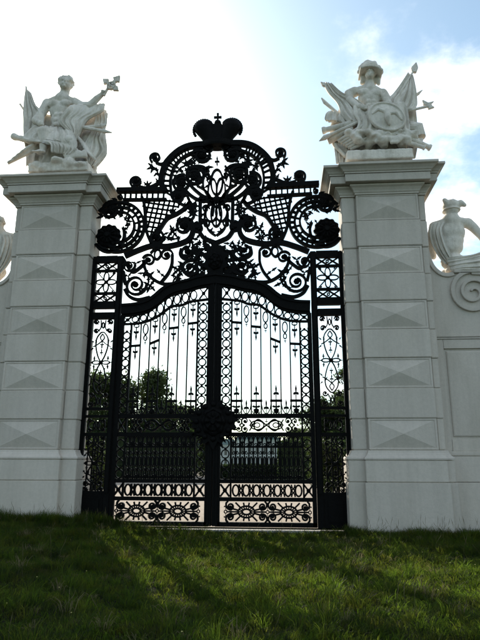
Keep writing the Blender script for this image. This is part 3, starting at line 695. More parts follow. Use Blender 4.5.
# middle pieces on the axis
z1_, z2_ = (0.029, 9.826)[1], (0.020, 8.771)[1]
bar(ot, 'oval', ellipse(0, z1_, .175, .42, 28), .055, 1, -.05, .05, closed=True)
bar(ot, 'oval', ellipse(0, z2_, .155, .40, 28), .055, 1, -.05, .05, closed=True); sbox(ot, 'oval_bar', 0, z2_, .045, .75, .06)
dome(MB(), 0, (0.024, 9.245)[1], .13, 0, .1, 14).build('knot', M_IRON, ot)
fleuron(ot, 0, (0.033, 10.383)[1], .34, False, .9); fleuron(ot, 0, (0.034, 10.451)[1]+.2, .3, True, .9)
sh = [(-.02, 7.88), (.14, 7.72), (.30, 7.74), (.24, 7.56), (.40, 7.45), (.28, 7.32), (.38, 7.08), (.22, 7.02), (.24, 6.8), (0, 6.62), (-.24, 6.8), (-.22, 7.02), (-.38, 7.08), (-.28, 7.32), (-.40, 7.45), (-.24, 7.56), (-.30, 7.74), (-.14, 7.72)]
prism(MB(), sh, -.10, .10).build('cartouche', M_IRON, ot, bevel=.012)
rosette(MB(), 0, 7.25, .22, -.1, .12, 7, .28).build('cartouche_boss', M_IRON, ot)
# crown: band, two beaded lobes, orb and cross
cz0 = 11.10
lathe = [(.42, 11.02), (.45, 11.08), (.45, 11.2), (.40, 11.22)]
V = []; F = []; n = 28
for r, z in lathe: V += [(r*math.cos(2*math.pi*i/n), .55*r*math.sin(2*math.pi*i/n), z) for i in range(n)]
for k in range(3): F += [(k*n+i, k*n+(i+1)%n, (k+1)*n+(i+1)%n, (k+1)*n+i) for i in range(n)]
F += [tuple(range(n)), tuple(range(3*n, 4*n))]
crown = MB().add(V, F).build('crown', M_IRON, ot, smooth=False)
for s in (-1, 1):
    V = []; F = []; m = 14
    path = cr_smooth([(.20, 11.10), (.27, 11.30), (.35, 11.47), (.42, 11.62), (.43, 11.76), (.405, 11.90), (.39, 12.0)], 4)
    rad = np.interp(np.linspace(0, 1, len(path)), [0, .2, .4, .58, .76, .9, 1], [.17, .23, .29, .32, .285, .18, .03])
    for (x, z), r in zip(path, rad): V += [(s*(x+r*math.cos(2*math.pi*i/m)), .22*r/.31*math.sin(2*math.pi*i/m)*1.1, z) for i in range(m)]
    for k in range(len(path)-1): F += [(k*m+i, k*m+(i+1)%m, (k+1)*m+(i+1)%m, (k+1)*m+i) for i in range(m)]
    F += [tuple(range(m)), tuple(range((len(path)-1)*m, len(path)*m))]
    lob = MB().add(V, F).build('mitre_lobe', M_IRON, crown, smooth=True)
    for t in np.linspace(-.6, 2.3, 15):
        link('bead', ME_BX.setdefault('bead', dome(MB(), 0, 0, .05, 0, .05, 8).mesh('bead')), M_IRON, crown, (s*(.435+.315*math.cos(t)), 0, 11.65+.345*math.sin(t)))
prism(MB(), [(-.3, 11.15), (.3, 11.15), (.24, 11.6), (.12, 11.78), (-.12, 11.78), (-.24, 11.6)], -.12, .12).build('arch', M_IRON, crown)
dome(MB(), 0, 11.87, .11, 0, .10, 16).build('orb', M_IRON, crown, smooth=True)
prism(MB(), [(-.025,11.9),(-.03,12.04),(-.12,12.035),(-.12,12.11),(-.03,12.105),(-.035,12.22),(.035,12.22),(.03,12.105),(.12,12.11),(.12,12.035),(.03,12.04),(.025,11.9)], -.025, .025).build('cross', M_IRON, crown)

# ------------------------------------------------------------------ sculpture
_ico = {}
def ico(sub=2):
    if sub not in _ico:
        bm = bmesh.new(); bmesh.ops.create_icosphere(bm, subdivisions=sub, radius=1)
        _ico[sub] = ([v.co.copy() for v in bm.verts], [tuple(v.index for v in f.verts) for f in bm.faces]); bm.free()
    return _ico[sub]
def at(p, y): return (p[0], y, p[1])
def ball(mb, c, r, rot=None):
    V, F = ico(); r = r if hasattr(r, '__len__') else (r, r, r)
    q = rot or Matrix.Identity(3); c = Vector(c)
    return mb.add([c+q @ Vector((v.x*r[0], v.y*r[1], v.z*r[2])) for v in V], F)
def chain(mb, pts):
    """limb: list of (point, radius); spheres packed close, fused later into one skin"""
    for (p, r), (q, t) in zip(pts, pts[1:]):
        p, q = Vector(p), Vector(q); L_ = (q-p).length; n = max(2, int(L_/(.3*min(r, t)))+1)
        for k in range(n+1): ball(mb, p.lerp(q, k/n), r+(t-r)*k/n)
    return mb
def fuse(mb, name, m, parent, voxel=.026, it=3, rough=.0):
    me = bpy.data.meshes.new('tmp'); me.from_pydata(mb.v, [], mb.f)
    o = bpy.data.objects.new('tmp', me); col.objects.link(o)
    r = o.modifiers.new('r', 'REMESH'); r.mode = 'VOXEL'; r.voxel_size = voxel
    sm = o.modifiers.new('s', 'SMOOTH'); sm.iterations = it; sm.factor = .5
    if rough:
        tx = bpy.data.textures.new('chisel', 'CLOUDS'); tx.noise_scale = .16; tx.noise_depth = 2
        d = o.modifiers.new('d', 'DISPLACE'); d.texture = tx; d.strength = rough; d.texture_coords = 'GLOBAL'; d.mid_level = .5
    dg = bpy.context.evaluated_depsgraph_get(); nm = bpy.data.meshes.new_from_object(o.evaluated_get(dg)); nm.name = name
    bpy.data.objects.remove(o); bpy.data.meshes.remove(me)
    nm.polygons.foreach_set('use_smooth', [True]*len(nm.polygons))
    return link(name, nm, m, parent)
def cloth(rows, folds, amp, th=.05, nu=48, nv=28, ph=0.0, twist=0.0):
    A = cr_smooth([r[0] for r in rows], max(2, nv//(len(rows)-1))); B = cr_smooth([r[1] for r in rows], max(2, nv//(len(rows)-1)))
    n = len(A); V = []; F = []
    for side in (0, 1):
        for j in range(n):
            a, b = A[j], B[j]; t = j/(n-1)
            ax = b-a; up = (A[min(j+1, n-1)]-A[max(j-1, 0)]); nn = np.cross(ax, up); nn = nn/(np.linalg.norm(nn)+1e-9)
            if nn[1] > 0: nn = -nn
            for i in range(nu+1):
                u = i/nu; w = 2*math.pi*(folds*u+twist*t)+ph
                f = amp*(.35+.65*t)*(abs(math.sin(w*.5))**.7*1.6-.8+.35*math.sin(w*1.7+3*t+ph*2))
                f += .35*amp*math.sin(7*t+5*u+ph)
                V.append(a+(b-a)*u+nn*(f+(0 if side == 0 else -th)))
    st = nu+1; K = n*st
    for j in range(n-1):
        for i in range(nu):
            a = j*st+i; F.append((a, a+1, a+st+1, a+st)); F.append((K+a, K+a+st, K+a+st+1, K+a+1))
    for i in range(nu): F.append((i, K+i, K+i+1, i+1)); b = (n-1)*st+i; F.append((b, b+1, K+b+1, K+b))
    for j in range(n-1): a = j*st; F.append((a, a+st, K+a+st, K+a)); b = a+nu; F.append((b, K+b, K+b+st, b+st))
    return MB().add(V, F)
def banner(mb_pole, p0, p1, r=.035):
    return tube(mb_pole, [p0, p1], r, 8)
def hand(mb, p, d, r=.075):
    """closed hand: palm, four curled fingers and a thumb along direction d"""
    p, d = Vector(p), Vector(d).normalized(); side = d.cross(Vector((0, 1, 0))).normalized()
    ball(mb, p, (r*1.15, r*.8, r*1.15))
    for k in range(4):
        b = p+side*(k-1.5)*r*.55+d*r*.6; c = b+Vector((0, -r*.9, 0)); e = c-d*r*.7
        chain(mb, [(b, r*.34), (c, r*.32), (e, r*.26)])
    chain(mb, [(p-side*r*.9, r*.36), (p-side*r*.8+Vector((0, -r*.8, 0))+d*r*.5, r*.28)])
def head(mb, c, r, face=-1, turn=0.0, tilt=0.0):
    """skull, jaw, brow, nose, lips, ears; face = -1 looks to the viewer's side, +1 away"""
    q = Matrix.Rotation(turn, 3, 'Z') @ Matrix.Rotation(tilt, 3, 'Y'); c = Vector(c)
    P = lambda x, y, z: c+q @ Vector((x*r, y*r*(-face), z*r))
    ball(mb, P(0, .1, .15), (r*.80, r*.92, r*.92)); ball(mb, P(0, -.25, -.42), (r*.64, r*.60, r*.56))
    chain(mb, [(P(0, -.85, .1), r*.10), (P(0, -.92, -.22), r*.13)])
    chain(mb, [(P(-.38, -.66, .18), r*.14), (P(.38, -.66, .18), r*.14)])
    ball(mb, P(-.32, -.72, -.02), r*.13); ball(mb, P(.32, -.72, -.02), r*.13)
    chain(mb, [(P(-.2, -.78, -.5), r*.12), (P(.2, -.78, -.5), r*.12)]); ball(mb, P(0, -.7, -.78), r*.2)
    for d in (-1, 1): ball(mb, P(d*.76, .1, -.05), (r*.12, r*.18, r*.24))
def torso(mb, sl_, sr_, neck, waist, hips, y=.1, k=1.0, back=False):
    """ribcage, shoulders, belly and pelvis between the named joints"""
    sl_, sr_, neck, waist, hips = map(Vector, (sl_, sr_, neck, waist, hips))
    ch = (sl_+sr_)/2; ch = ch.lerp(waist, .35); sw = (sr_-sl_).length/2
    rot = (sr_-sl_).normalized(); ang = -math.atan2(rot.z, rot.x); q = Matrix.Rotation(ang, 3, 'Y')
    ball(mb, ch, (sw*.86, sw*.56, sw*.78), q); ball(mb, ch.lerp(waist, .6), (sw*.76, sw*.50, sw*.62), q)
    ball(mb, waist, (sw*.72, sw*.48, sw*.55)); ball(mb, hips, (sw*.78, sw*.56, sw*.55))
    for p in (sl_, sr_): ball(mb, p, sw*.34)
    chain(mb, [(sl_, sw*.30), (neck.lerp((sl_+sr_)/2, .45), sw*.36), (sr_, sw*.30)])
    f = -1 if not back else 1
    for d, p in ((-1, sl_), (1, sr_)):
        c = ch.lerp(p, .42)+Vector((0, f*sw*.34, sw*.08)); ball(mb, c, (sw*.42, sw*.26, sw*.33), q)
    if not back:
        for i in range(3):
            for d in (-1, 1): ball(mb, ch.lerp(waist, .45+.32*i)+Vector((d*sw*.18, -sw*.42, 0)), (sw*.2, sw*.13, sw*.17))

def ls(a, b):
    """modelling-grid square -> metres (x, z) on the sculpture's middle plane"""
    return (-7.37109+0.00949879*a+0.00114865*b-1.31732e-06*a*b-3.88593e-07*a*a-1.11352e-07*b*b, 14.7553-0.000614446*a-0.0107619*b+4.99264e-07*a*b+2.09937e-08*a*a+1.42119e-06*b*b)
def rs(a, b):
    """modelling-grid square -> metres (x, z) on the sculpture's middle plane"""
    return (3.00281+0.00863508*a-0.000373725*b-1.09707e-06*a*b-3.39565e-07*a*a+8.15511e-08*b*b, 14.4563-0.000575042*a-0.0102477*b+4.55879e-07*a*b+1.89388e-08*a*a+1.30018e-06*b*b)
def ws_(a, b):
    """modelling-grid square -> metres (x, z) on the sculpture's middle plane"""
    return (5.52308+0.00489319*a-0.000408752*b-3.62688e-07*a*b-1.13191e-07*a*a+3.75922e-08*b*b, 9.49629-0.000206911*a-0.00547277*b+1.38367e-07*a*b+4.0965e-09*a*a+4.12615e-07*b*b)
# ---- group on the left pier: bare-headed figure with banner, rods and a flowered cross
gl_ = empty('trophy_statue', (-4.86, .3, 10.27), 'stone trophy group with a bare-headed seated figure holding a flower-headed staff, left pier', 'statue', 'sculpture groups on the piers')
fb = MB()
hd = ls(239,96); nk = ls(230,130); s1 = ls(170,164); s2 = ls(270,160); ws = ls(220,250); hp = ls(215,292)
head(fb, at(hd, .05), .28, -1, .35, .1)
# hair: wavy cap swept back
for k in range(70):
    a = random.uniform(-2.3, 2.3); e = random.uniform(.0, 1.5)
    ball(fb, (hd[0]+.235*math.sin(a)*math.cos(e), .09+.24*math.cos(a)*math.cos(e), hd[1]+.05+.245*math.sin(e)), random.uniform(.04, .06))
chain(fb, [(at(hd, .12), .15), (at(nk, .14), .16), (at(ls(224,148), .14), .25)])
torso(fb, at(s1, .12), at(s2, .12), at(nk, .1), at(ws, .1), at(hp, .15))
chain(fb, [(at(s2, .12), .17), (at(ls(300,178), .05), .15), (at(ls(333,182), -.05), .125)]); chain(fb, [(at(ls(333,182), -.05), .125), (at(ls(358,160), -.08), .11), (at(ls(380,142), -.08), .075)])
hand(fb, at(ls(384,138), -.09), (.3, 0, .9))
chain(fb, [(at(s1, .12), .17), (at(ls(150,215), .0), .14), (at(ls(138,245), -.15), .12), (at(ls(165,268), -.3), .09)]); hand(fb, at(ls(170,270), -.32), (1, 0, .1))
# bent near leg and foot with toes, far leg under the cloak
chain(fb, [(at(ls(205,295), .1), .24), (at(ls(180,305), -.42), .19)]); chain(fb, [(at(ls(180,305), -.42), .185), (at(ls(183,335), -.40), .155), (at(ls(176,372), -.36), .095)])
chain(fb, [(at(ls(176,374), -.36), .095), (at(ls(172,385), -.55), .085)])
for k in range(5): chain(fb, [(at(ls(160+k*8,384), -.55), .045), (at(ls(156+k*9.5,390), -.68), .034)])
chain(fb, [(at(ls(235,295), .1), .24), (at(ls(275,335), -.38), .19)]); chain(fb, [(at(ls(275,335), -.38), .18), (at(ls(262,385), -.25), .11)])
fuse(fb, 'figure', M_STAT, gl_, .022, 3, .012)
cl_ = cloth([(at(ls(262,190), -.15), at(ls(385,168), .0)), (at(ls(250,225), -.32), at(ls(378,205), -.1)), (at(ls(232,262), -.38), at(ls(330,245), -.22)), (at(ls(270,300), -.36), at(ls(310,290), -.3)), (at(ls(276,335), -.4), at(ls(296,330), -.38))], 5, .06)
cl_.build('cloak', M_STAT, gl_, smooth=True)
cloth([(at(ls(140,268), -.2), at(ls(262,272), -.22)), (at(ls(120,300), -.36), at(ls(290,310), -.42)), (at(ls(108,330), -.42), at(ls(305,348), -.5)), (at(ls(205,352), -.55), at(ls(300,372), -.5)), (at(ls(215,385), -.5), at(ls(285,388), -.45))], 7, .07, ph=1.1).build('skirt_drapery', M_STAT, gl_, smooth=True)
cloth([(at(ls(88,108), .15), at(ls(104,120), .1)), (at(ls(84,160), .1), at(ls(130,175), .0)), (at(ls(82,215), .05), at(ls(165,215), -.1)), (at(ls(88,265), .0), at(ls(160,262), -.15)), (at(ls(98,300), .0), at(ls(140,290), -.2))], 4, .08, ph=.4).build('furled_banner', M_STAT, gl_, smooth=True)
cloth([(at(ls(72,180), .3), at(ls(92,200), .2)), (at(ls(74,240), .25), at(ls(120,250), .15)), (at(ls(84,320), .2), at(ls(140,320), .1))], 3, .06, ph=2.2).build('banner_fold', M_STAT, gl_, smooth=True)
tube(MB(), [at(ls(88,100), .15), at(ls(130,300), .0)], .03).build('banner_pole', M_STAT, gl_)
tube(MB(), [at(ls(56,150), .35), at(ls(110,230), .3)], .035).build('spear', M_STAT, gl_)
for k in range(13):
    d = k*6; tube(MB(), [at(ls(46+k*5.2,410-k*4.2+(k%3)*5), -.28-.05*(k%3)), at(ls(150+k*6,352-k*6), -.2)], .05).build('rod', M_STAT, gl_, smooth=True)
tube(MB(), [at(ls(42,286), .1), at(ls(50,289), .1), at(ls(64,294), .08), at(ls(150,322), -.1)], [.10, .12, .09, .13], 12).build('cannon', M_STAT, gl_, smooth=True)
tube(MB(), [at(ls(385,150), -.1), at(ls(396,128), -.1)], .045).build('staff', M_STAT, gl_)
em = MB(); c = ls(412,112)
for a, L_ in ((.9, .44), (2.45, .38), (-2.3, .22), (-.7, .34)):
    ca, sa = math.cos(a), math.sin(a); P = [(c[0]+L_*u*ca-v*L_*sa, c[1]+L_*u*sa+v*L_*ca) for u, v in ((0,-.16),(.45,-.12),(.55,-.32),(.72,-.2),(1,0),(.72,.2),(.55,.32),(.45,.12),(0,.16))]
    prism(em, P, -.15, -.05)
em.build('staff_flower', M_STAT, gl_, bevel=.012)
ribbon(MB(), ellipse(c[0]+.01, c[1]-.02, .13, .12, 20), .045, -.16, -.05, True).build('staff_ring', M_STAT, gl_, bevel=.01)
tube(MB(), [at(ls(310,270), -.15), at(ls(372,262), -.1), at(ls(378,261), -.1), at(ls(396,256), -.1)], [.06, .06, .085, .02]).build('spear_head', M_STAT, gl_)
tube(MB(), [at(ls(310,272), -.2), at(ls(385,285), -.2), at(ls(390,286), -.2), at(ls(420,291), -.2)], [.06, .055, .075, .015]).build('spear_head', M_STAT, gl_)
cloth([(at(ls(330,170), .15), at(ls(384,180), .2)), (at(ls(345,220), .1), at(ls(388,235), .15)), (at(ls(330,280), .0), at(ls(370,300), .1)), (at(ls(310,330), -.1), at(ls(390,342), .15)), (at(ls(318,375), -.2), at(ls(362,385), .05)), (at(ls(325,398), -.2), at(ls(350,404), .0))], 4, .07, ph=.9).build('hanging_banner', M_STAT, gl_, smooth=True)
for k in range(6): tube(MB(), [at(ls(296+k*6,310+k*10), -.3), at(ls(336+k*5,352+k*8), -.18)], .045).build('rod', M_STAT, gl_, smooth=True)
rk = MB()
for k in range(44):
    x = random.uniform(-5.82, -3.95); ball(rk, (x, random.uniform(-.38, .5), 10.3+random.uniform(-.05, .22)*(1.2-abs(x+4.86))), (random.uniform(.13, .26), random.uniform(.12, .24), random.uniform(.08, .2)))
rk.box(-5.80, -3.92, -.38, .7, 10.2, 10.5)
for k in range(10): chain(rk, [(at(ls(255+k*8,375+random.uniform(-12,6)), -.4), .08), (at(ls(262+k*8,392), -.42), .06)])
fuse(rk, 'rocky_base', M_STAT, gl_, .032, 2, .05)
bk = MB(); chain(bk, [((-5.45, .35, 10.4), .40), ((-5.25, .35, 11.5), .36)]); chain(bk, [((-4.3, .35, 10.4), .42), ((-4.25, .35, 11.5), .34), ((-4.0, .3, 12.1), .22)]); chain(bk, [((-4.9, .35, 10.4), .45), ((-4.9, .35, 11.9), .36)])
cloth([(at(ls(96,200), .3), at(ls(384,180), .3)), (at(ls(92,260), .25), at(ls(378,250), .25)), (at(ls(84,330), .2), at(ls(384,335), .2)), (at(ls(90,400), .1), at(ls(345,402), .1))], 11, .09, ph=.2).build('back_drapery', M_STAT, gl_, smooth=True)
fuse(bk, 'backing_mass', M_STAT, gl_, .04, 4, .08)

# ---- group on the right pier: helmeted figure behind an oval shield, banners and cannon
gr_ = empty('trophy_statue', (4.86, .3, 10.27), 'stone trophy group with a helmeted figure behind an oval shield, right pier', 'statue', 'sculpture groups on the piers')
fb = MB(); hd = rs(214,92); nk = rs(214,122); s1 = rs(158,152); s2 = rs(262,158); ws = rs(220,225); hp = rs(220,275)
head(fb, at(hd, .0), .235, -1, -.25, .05)
chain(fb, [(at(hd, .10), .13), (at(nk, .12), .15), (at(rs(214,146), .13), .24)])
torso(fb, at(s1, .12), at(s2, .12), at(nk, .1), at(ws, .1), at(hp, .15))
chain(fb, [(at(s1, .12), .17), (at(rs(136,165), .05), .15), (at(rs(140,195), -.05), .125), (at(rs(165,225), -.2), .1), (at(rs(185,240), -.3), .085)]); hand(fb, at(rs(192,243), -.33), (1, 0, -.3))
chain(fb, [(at(s2, .12), .17), (at(rs(285,200), .0), .14), (at(rs(268,180), -.05), .12), (at(rs(290,235), -.2), .1)])
fuse(fb, 'figure', M_STAT, gr_, .022, 3, .012)
hl = MB(); ball(hl, at(rs(214,74), .06), (.30, .32, .24))
ribbon(hl, [rs(174,94), rs(190,88), rs(214,86), rs(238,90), rs(256,102)], .07, -.30, .3); chain(hl, [(at(rs(190,100), .1), .08), (at(rs(186,116), .15), .06)]); chain(hl, [(at(rs(246,106), .1), .08), (at(rs(248,120), .12), .06)])
for t in np.linspace(0, 1, 9):
    p = rs(184+58*t, 68-24*math.sin(math.pi*min(1, t*1.05))*1.0+10*t); ball(hl, at(p, .08), (.115, .10, .12+.02*math.sin(20*t)))
ball(hl, at(rs(214,104), .2), (.29, .2, .2))
for cx, cy, r_ in ((182,66,.10),(176,80,.08),(244,66,.11),(254,80,.10),(250,94,.08),(200,48,.09),(230,50,.10)): ball(hl, at(rs(cx,cy), .08), r_)
fuse(hl, 'plumed_helmet', M_STAT, gr_, .025, 2)
# shield
sm_ = MB(); c = rs(266,286); n = 36; V = []; F = []
prof = [(0, -.60), (.35, -.585), (.7, -.545), (.88, -.51), (.90, -.54), (.96, -.54), (1, -.50), (1, -.44), (.9, -.42), (0, -.44)]
for f, y in prof:
    for i in range(n):
        a = 2*math.pi*i/n; u, v = .58*f*math.cos(a), .46*f*math.sin(a); t = -.6
        V.append((c[0]+u*math.cos(t)-v*math.sin(t), y, c[1]+u*math.sin(t)+v*math.cos(t)))
for k in range(len(prof)-1): F += [(k*n+i, k*n+(i+1)%n, (k+1)*n+(i+1)%n, (k+1)*n+i) for i in range(n)]
shd = MB().add(V, F).build('shield', M_STAT, gr_, smooth=True)
eg = MB(); chain(eg, [((c[0]-.02, -.60, c[1]+.16), .07), ((c[0], -.61, c[1]-.1), .10), ((c[0]+.04, -.58, c[1]-.3), .05)])
for d in (-1, 1): chain(eg, [((c[0], -.6, c[1]+.05), .06), ((c[0]+d*.25, -.57, c[1]+.14-d*.08), .06), ((c[0]+d*.4, -.53, c[1]-.02-d*.12), .04)])
fuse(eg, 'shield_relief', M_STAT, shd, .022, 2)
cloth([(at(rs(105,205), .25), at(rs(386,165), .25)), (at(rs(72,270), .2), at(rs(392,250), .22)), (at(rs(80,340), .15), at(rs(396,330), .15)), (at(rs(122,400), .05), at(rs(384,398), .05))], 12, .10, ph=.9).build('back_drapery', M_STAT, gr_, smooth=True)
cloth([(at(rs(150,232), -.25), at(rs(330,215), -.25)), (at(rs(150,262), -.34), at(rs(345,250), -.3)), (at(rs(165,300), -.36), at(rs(350,300), -.34)), (at(rs(150,345), -.4), at(rs(350,350), -.4))], 8, .07, ph=2.4).build('front_drapery', M_STAT, gr_, smooth=True)
# banners
cloth([(at(rs(42,120), .1), at(rs(76,122), .05)), (at(rs(62,160), .05), at(rs(118,165), .0)), (at(rs(95,200), .0), at(rs(165,195), -.1)), (at(rs(110,250), -.1), at(rs(200,225), -.2)), (at(rs(140,290), -.2), at(rs(205,262), -.3))], 4, .08).build('furled_banner', M_STAT, gr_, smooth=True)
cloth([(at(rs(358,78), .15), at(rs(374,88), .1)), (at(rs(330,120), .1), at(rs(382,135), .05)), (at(rs(300,165), .0), at(rs(388,180), .0)), (at(rs(275,205), -.15), at(rs(384,215), -.05)), (at(rs(290,240), -.3), at(rs(350,245), -.2))], 5, .08, ph=1.7).build('hanging_banner', M_STAT, gr_, smooth=True)
tube(MB(), [at(rs(384,58), .15), at(rs(250,290), -.05)], .032).build('banner_pole', M_STAT, gr_)
fn = rs(382,58); prism(MB(), [(fn[0]-.1, fn[1]-.16), (fn[0]-.12, fn[1]), (fn[0]+.06, fn[1]+.2), (fn[0]+.1, fn[1]-.02), (fn[0]+.03, fn[1]-.2)], .1, .2).build('pole_finial', M_STAT, gr_, bevel=.02)
tube(MB(), [at(rs(44,122), .1), at(rs(170,300), -.1)], .032).build('banner_pole', M_STAT, gr_)
fn = rs(42,126); prism(MB(), [(fn[0]-.08, fn[1]+.1), (fn[0]+.05, fn[1]+.05), (fn[0]+.1, fn[1]-.1), (fn[0]-.02, fn[1]-.06)], .05, .15).build('pole_finial', M_STAT, gr_, bevel=.02)
tube(MB(), [at(rs(38,168), .2), at(rs(50,184), .2), at(rs(120,250), .1)], [.02, .06, .04]).build('spear', M_STAT, gr_)
tube(MB(), [at(rs(412,136), .2), at(rs(396,150), .2), at(rs(300,215), .1)], [.012, .05, .03]).build('spear', M_STAT, gr_)
cloth([(at(rs(62,222), .15), at(rs(125,228), .05)), (at(rs(52,238), .1), at(rs(120,250), .0)), (at(rs(52,256), .1), at(rs(130,280), -.1)), (at(rs(92,268), .0), at(rs(150,300), -.15))], 3, .06, ph=.3).build('banner_fold', M_STAT, gr_, smooth=True)
cloth([(at(rs(76,290), .2), at(rs(130,290), .15)), (at(rs(84,340), .2), at(rs(130,345), .15)), (at(rs(94,412), .2), at(rs(126,412), .15))], 3, .05, ph=1.3).build('banner_tail', M_STAT, gr_, smooth=True)
# halberd, cannons, drum
tube(MB(), [at(rs(440,208), .0), at(rs(300,258), -.25)], .04).build('halberd_shaft', M_STAT, gr_)
hb = rs(425,205); prism(MB(), [(hb[0]-.14, hb[1]+.16), (hb[0]+.02, hb[1]+.05), (hb[0]+.2, hb[1]+.09), (hb[0]+.08, hb[1]-.02), (hb[0]+.2, hb[1]-.12), (hb[0]+.02, hb[1]-.18), (hb[0]-.02, hb[1]-.06), (hb[0]-.12, hb[1]-.02)], -.05, .03).build('halberd_blade', M_STAT, gr_, bevel=.012)
def cannon(a, b, ya, yb, r):
    a, b = Vector(at(a, ya)), Vector(at(b, yb)); P = [a.lerp(b, t) for t in (0, .03, .06, .10, .13, .5, .53, .56, 1)]
    tube(MB(), P, [r*1.2, r*1.35, r*1.3, r, .98*r, 1.1*r, 1.3*r, 1.15*r, 1.35*r], 14).build('cannon', M_STAT, gr_, smooth=False)
cannon(rs(40,300), rs(190,282), .05, -.25, .085); cannon(rs(400,352), rs(300,325), -.1, -.3, .10); cannon(rs(432,378), rs(330,345), -.2, -.35, .075); cannon(rs(408,384), rs(340,368), -.3, -.35, .06)
tube(MB(), [at(rs(28,345), -.05), at(rs(48,334), -.08), at(rs(70,324), -.1), at(rs(190,285), -.35)], [.01, .085, .05, .05]).build('spear', M_STAT, gr_)
tube(MB(), [at(rs(60,330), .1), at(rs(150,300), -.1)], [.15, .17], 16).build('rolled_standard', M_STAT, gr_, smooth=True)
for k in range(6): tube(MB(), [at(rs(96+k*9,352+k*6), -.15), at(rs(182+k*8,310+k*9), -.38)], .055).build('rod', M_STAT, gr_, smooth=True)
tube(MB(), [at(rs(355,296), .0), at(rs(385,300), .0), at(rs(395,330), -.02)], [.24, .26, .20], 18).build('drum', M_STAT, gr_, smooth=False)
rk = MB(); rk.box(3.88, 5.80, -.40, .7, 10.2, 10.52)
for k in range(60):
    p = rs(random.uniform(130,375), random.uniform(325,372)); ball(rk, at(p, random.uniform(-.42, -.1)), (random.uniform(.08, .2), random.uniform(.1, .2), random.uniform(.06, .14)))
for k in range(14):
    p = rs(random.uniform(150,350), random.uniform(325,370)); q = (p[0]+random.uniform(-.3, .3), p[1]+random.uniform(-.15, .15)); chain(rk, [(at(p, -.42), .08), (at(q, -.46), .06)])
fuse(rk, 'rocky_base', M_STAT, gr_, .032, 2, .04)
bk = MB(); chain(bk, [((4.5, .3, 10.4), .42), ((4.6, .3, 11.6), .38)]); chain(bk, [((5.25, .3, 10.4), .42), ((5.3, .3, 11.7), .34)])
fuse(bk, 'backing_mass', M_STAT, gr_, .04, 4, .08)

# ---- seated figures on the walls, backs turned
def wall_figure(s, label, winged):
    # s = 1 as on the right wall; s = -1 its mirror on the left
    X = lambda p: (s*p[0], p[1])
    g = empty('wall_statue', (s*6.95, .35, 6.9), label, 'statue', 'seated stone figures on the garden walls')
    fb = MB(); hd = X(ws_(303,118)); nk = X(ws_(306,160)); s1 = X(ws_(205,208)); s2 = X(ws_(405,186)); ws = X(ws_(308,335)); hp = X(ws_(320,420))
    head(fb, at(hd, .3), .26, 1, .3*s, 0)
    chain(fb, [(at(hd, .3), .17), (at(nk, .32), .18), (at(X(ws_(305,178)), .34), .28)])
    a, b = (s1, s2) if s > 0 else (s2, s1)
    torso(fb, at(a, .35), at(b, .35), at(nk, .33), at(ws, .33), at(hp, .35), back=True)
    chain(fb, [(at(s2, .35), .16), (at(X(ws_(440,215)), .33), .14), (at(X(ws_(478,262)), .3), .115)]); chain(fb, [(at(X(ws_(478,262)), .3), .115), (at(X(ws_(520,330)), .2), .10), (at(X(ws_(540,380)), .15), .075)]); hand(fb, at(X(ws_(546,395)), .15), (.3*s, 0, -1))
    chain(fb, [(at(s1, .35), .16), (at(X(ws_(185,300)), .5), .13), (at(X(ws_(215,370)), .6), .1)])
    chain(fb, [(at(hp, .35), .27), (at(X(ws_(420,420)), .7), .22), (at(X(ws_(500,430)), .9), .18)]); chain(fb, [(at(X(ws_(320,440)), .35), .25), (at(X(ws_(470,430)), .35), .17), (at(X(ws_(580,470)), .3), .15)])
    fuse(fb, 'figure', M_STAT, g, .026, 14)
    hr = MB()
    if winged:
        ball(hr, at(X(ws_(303,95)), .3), (.265, .28, .24)); ball(hr, at(X(ws_(303,118)), .3), (.28, .30, .045))
        chain(hr, [(at(X(ws_(325,100)), .2), .09), (at(X(ws_(348,84)), .15), .10), (at(X(ws_(374,96)), .15), .06)]); chain(hr, [(at(X(ws_(345,88)), .2), .06), (at(X(ws_(330,80)), .2), .06)])
        chain(hr, [(at(X(ws_(280,100)), .2), .10), (at(X(ws_(264,80)), .15), .09), (at(X(ws_(254,68)), .15), .07)]); chain(hr, [(at(X(ws_(258,74)), .15), .06), (at(X(ws_(270,72)), .15), .045)])
        fuse(hr, 'winged_hat', M_STAT, g, .024, 2)
    else:
        for k in range(30):
            a_ = random.uniform(0, 6.28); e = random.uniform(-.1, 1.4); ball(hr, (hd[0]+.2*math.sin(a_)*math.cos(e), .3+.2*math.cos(a_)*math.cos(e), hd[1]+.04+.2*math.sin(e)), random.uniform(.055, .08))
        fuse(hr, 'hair', M_STAT, g, .026, 2)
    cloth([(at(X(ws_(175,205)), .2), at(X(ws_(255,195)), .12)), (at(X(ws_(165,255)), .2), at(X(ws_(235,250)), .05)), (at(X(ws_(178,320)), .25), at(X(ws_(258,330)), .04)), (at(X(ws_(215,385)), .25), at(X(ws_(290,400)), .06)), (at(X(ws_(262,450)), .2), at(X(ws_(320,440)), .08))], 4, .05, ph=.6).build('shoulder_drapery', M_STAT, g, smooth=True)
    cloth([(at(X(ws_(262,415)), .12), at(X(ws_(285,497)), .05)), (at(X(ws_(330,412)), .0), at(X(ws_(345,498)), -.06)), (at(X(ws_(410,402)), -.02), at(X(ws_(425,498)), -.08)), (at(X(ws_(480,380)), .05), at(X(ws_(490,498)), -.06)), (at(X(ws_(560,372)), .05), at(X(ws_(570,498)), -.06))], 4, .06, ph=2.0, twist=.4).build('hip_drapery', M_STAT, g, smooth=True)
    rk = MB()
    for k in range(24): ball(rk, (s*random.uniform(6.75, 8.1), random.uniform(.1, .6), 6.95+random.uniform(-.05, .15)), (random.uniform(.15, .3), random.uniform(.12, .2), random.uniform(.08, .2)))
    fuse(rk, 'rock_seat', M_STAT, g, .035, 2, .05)
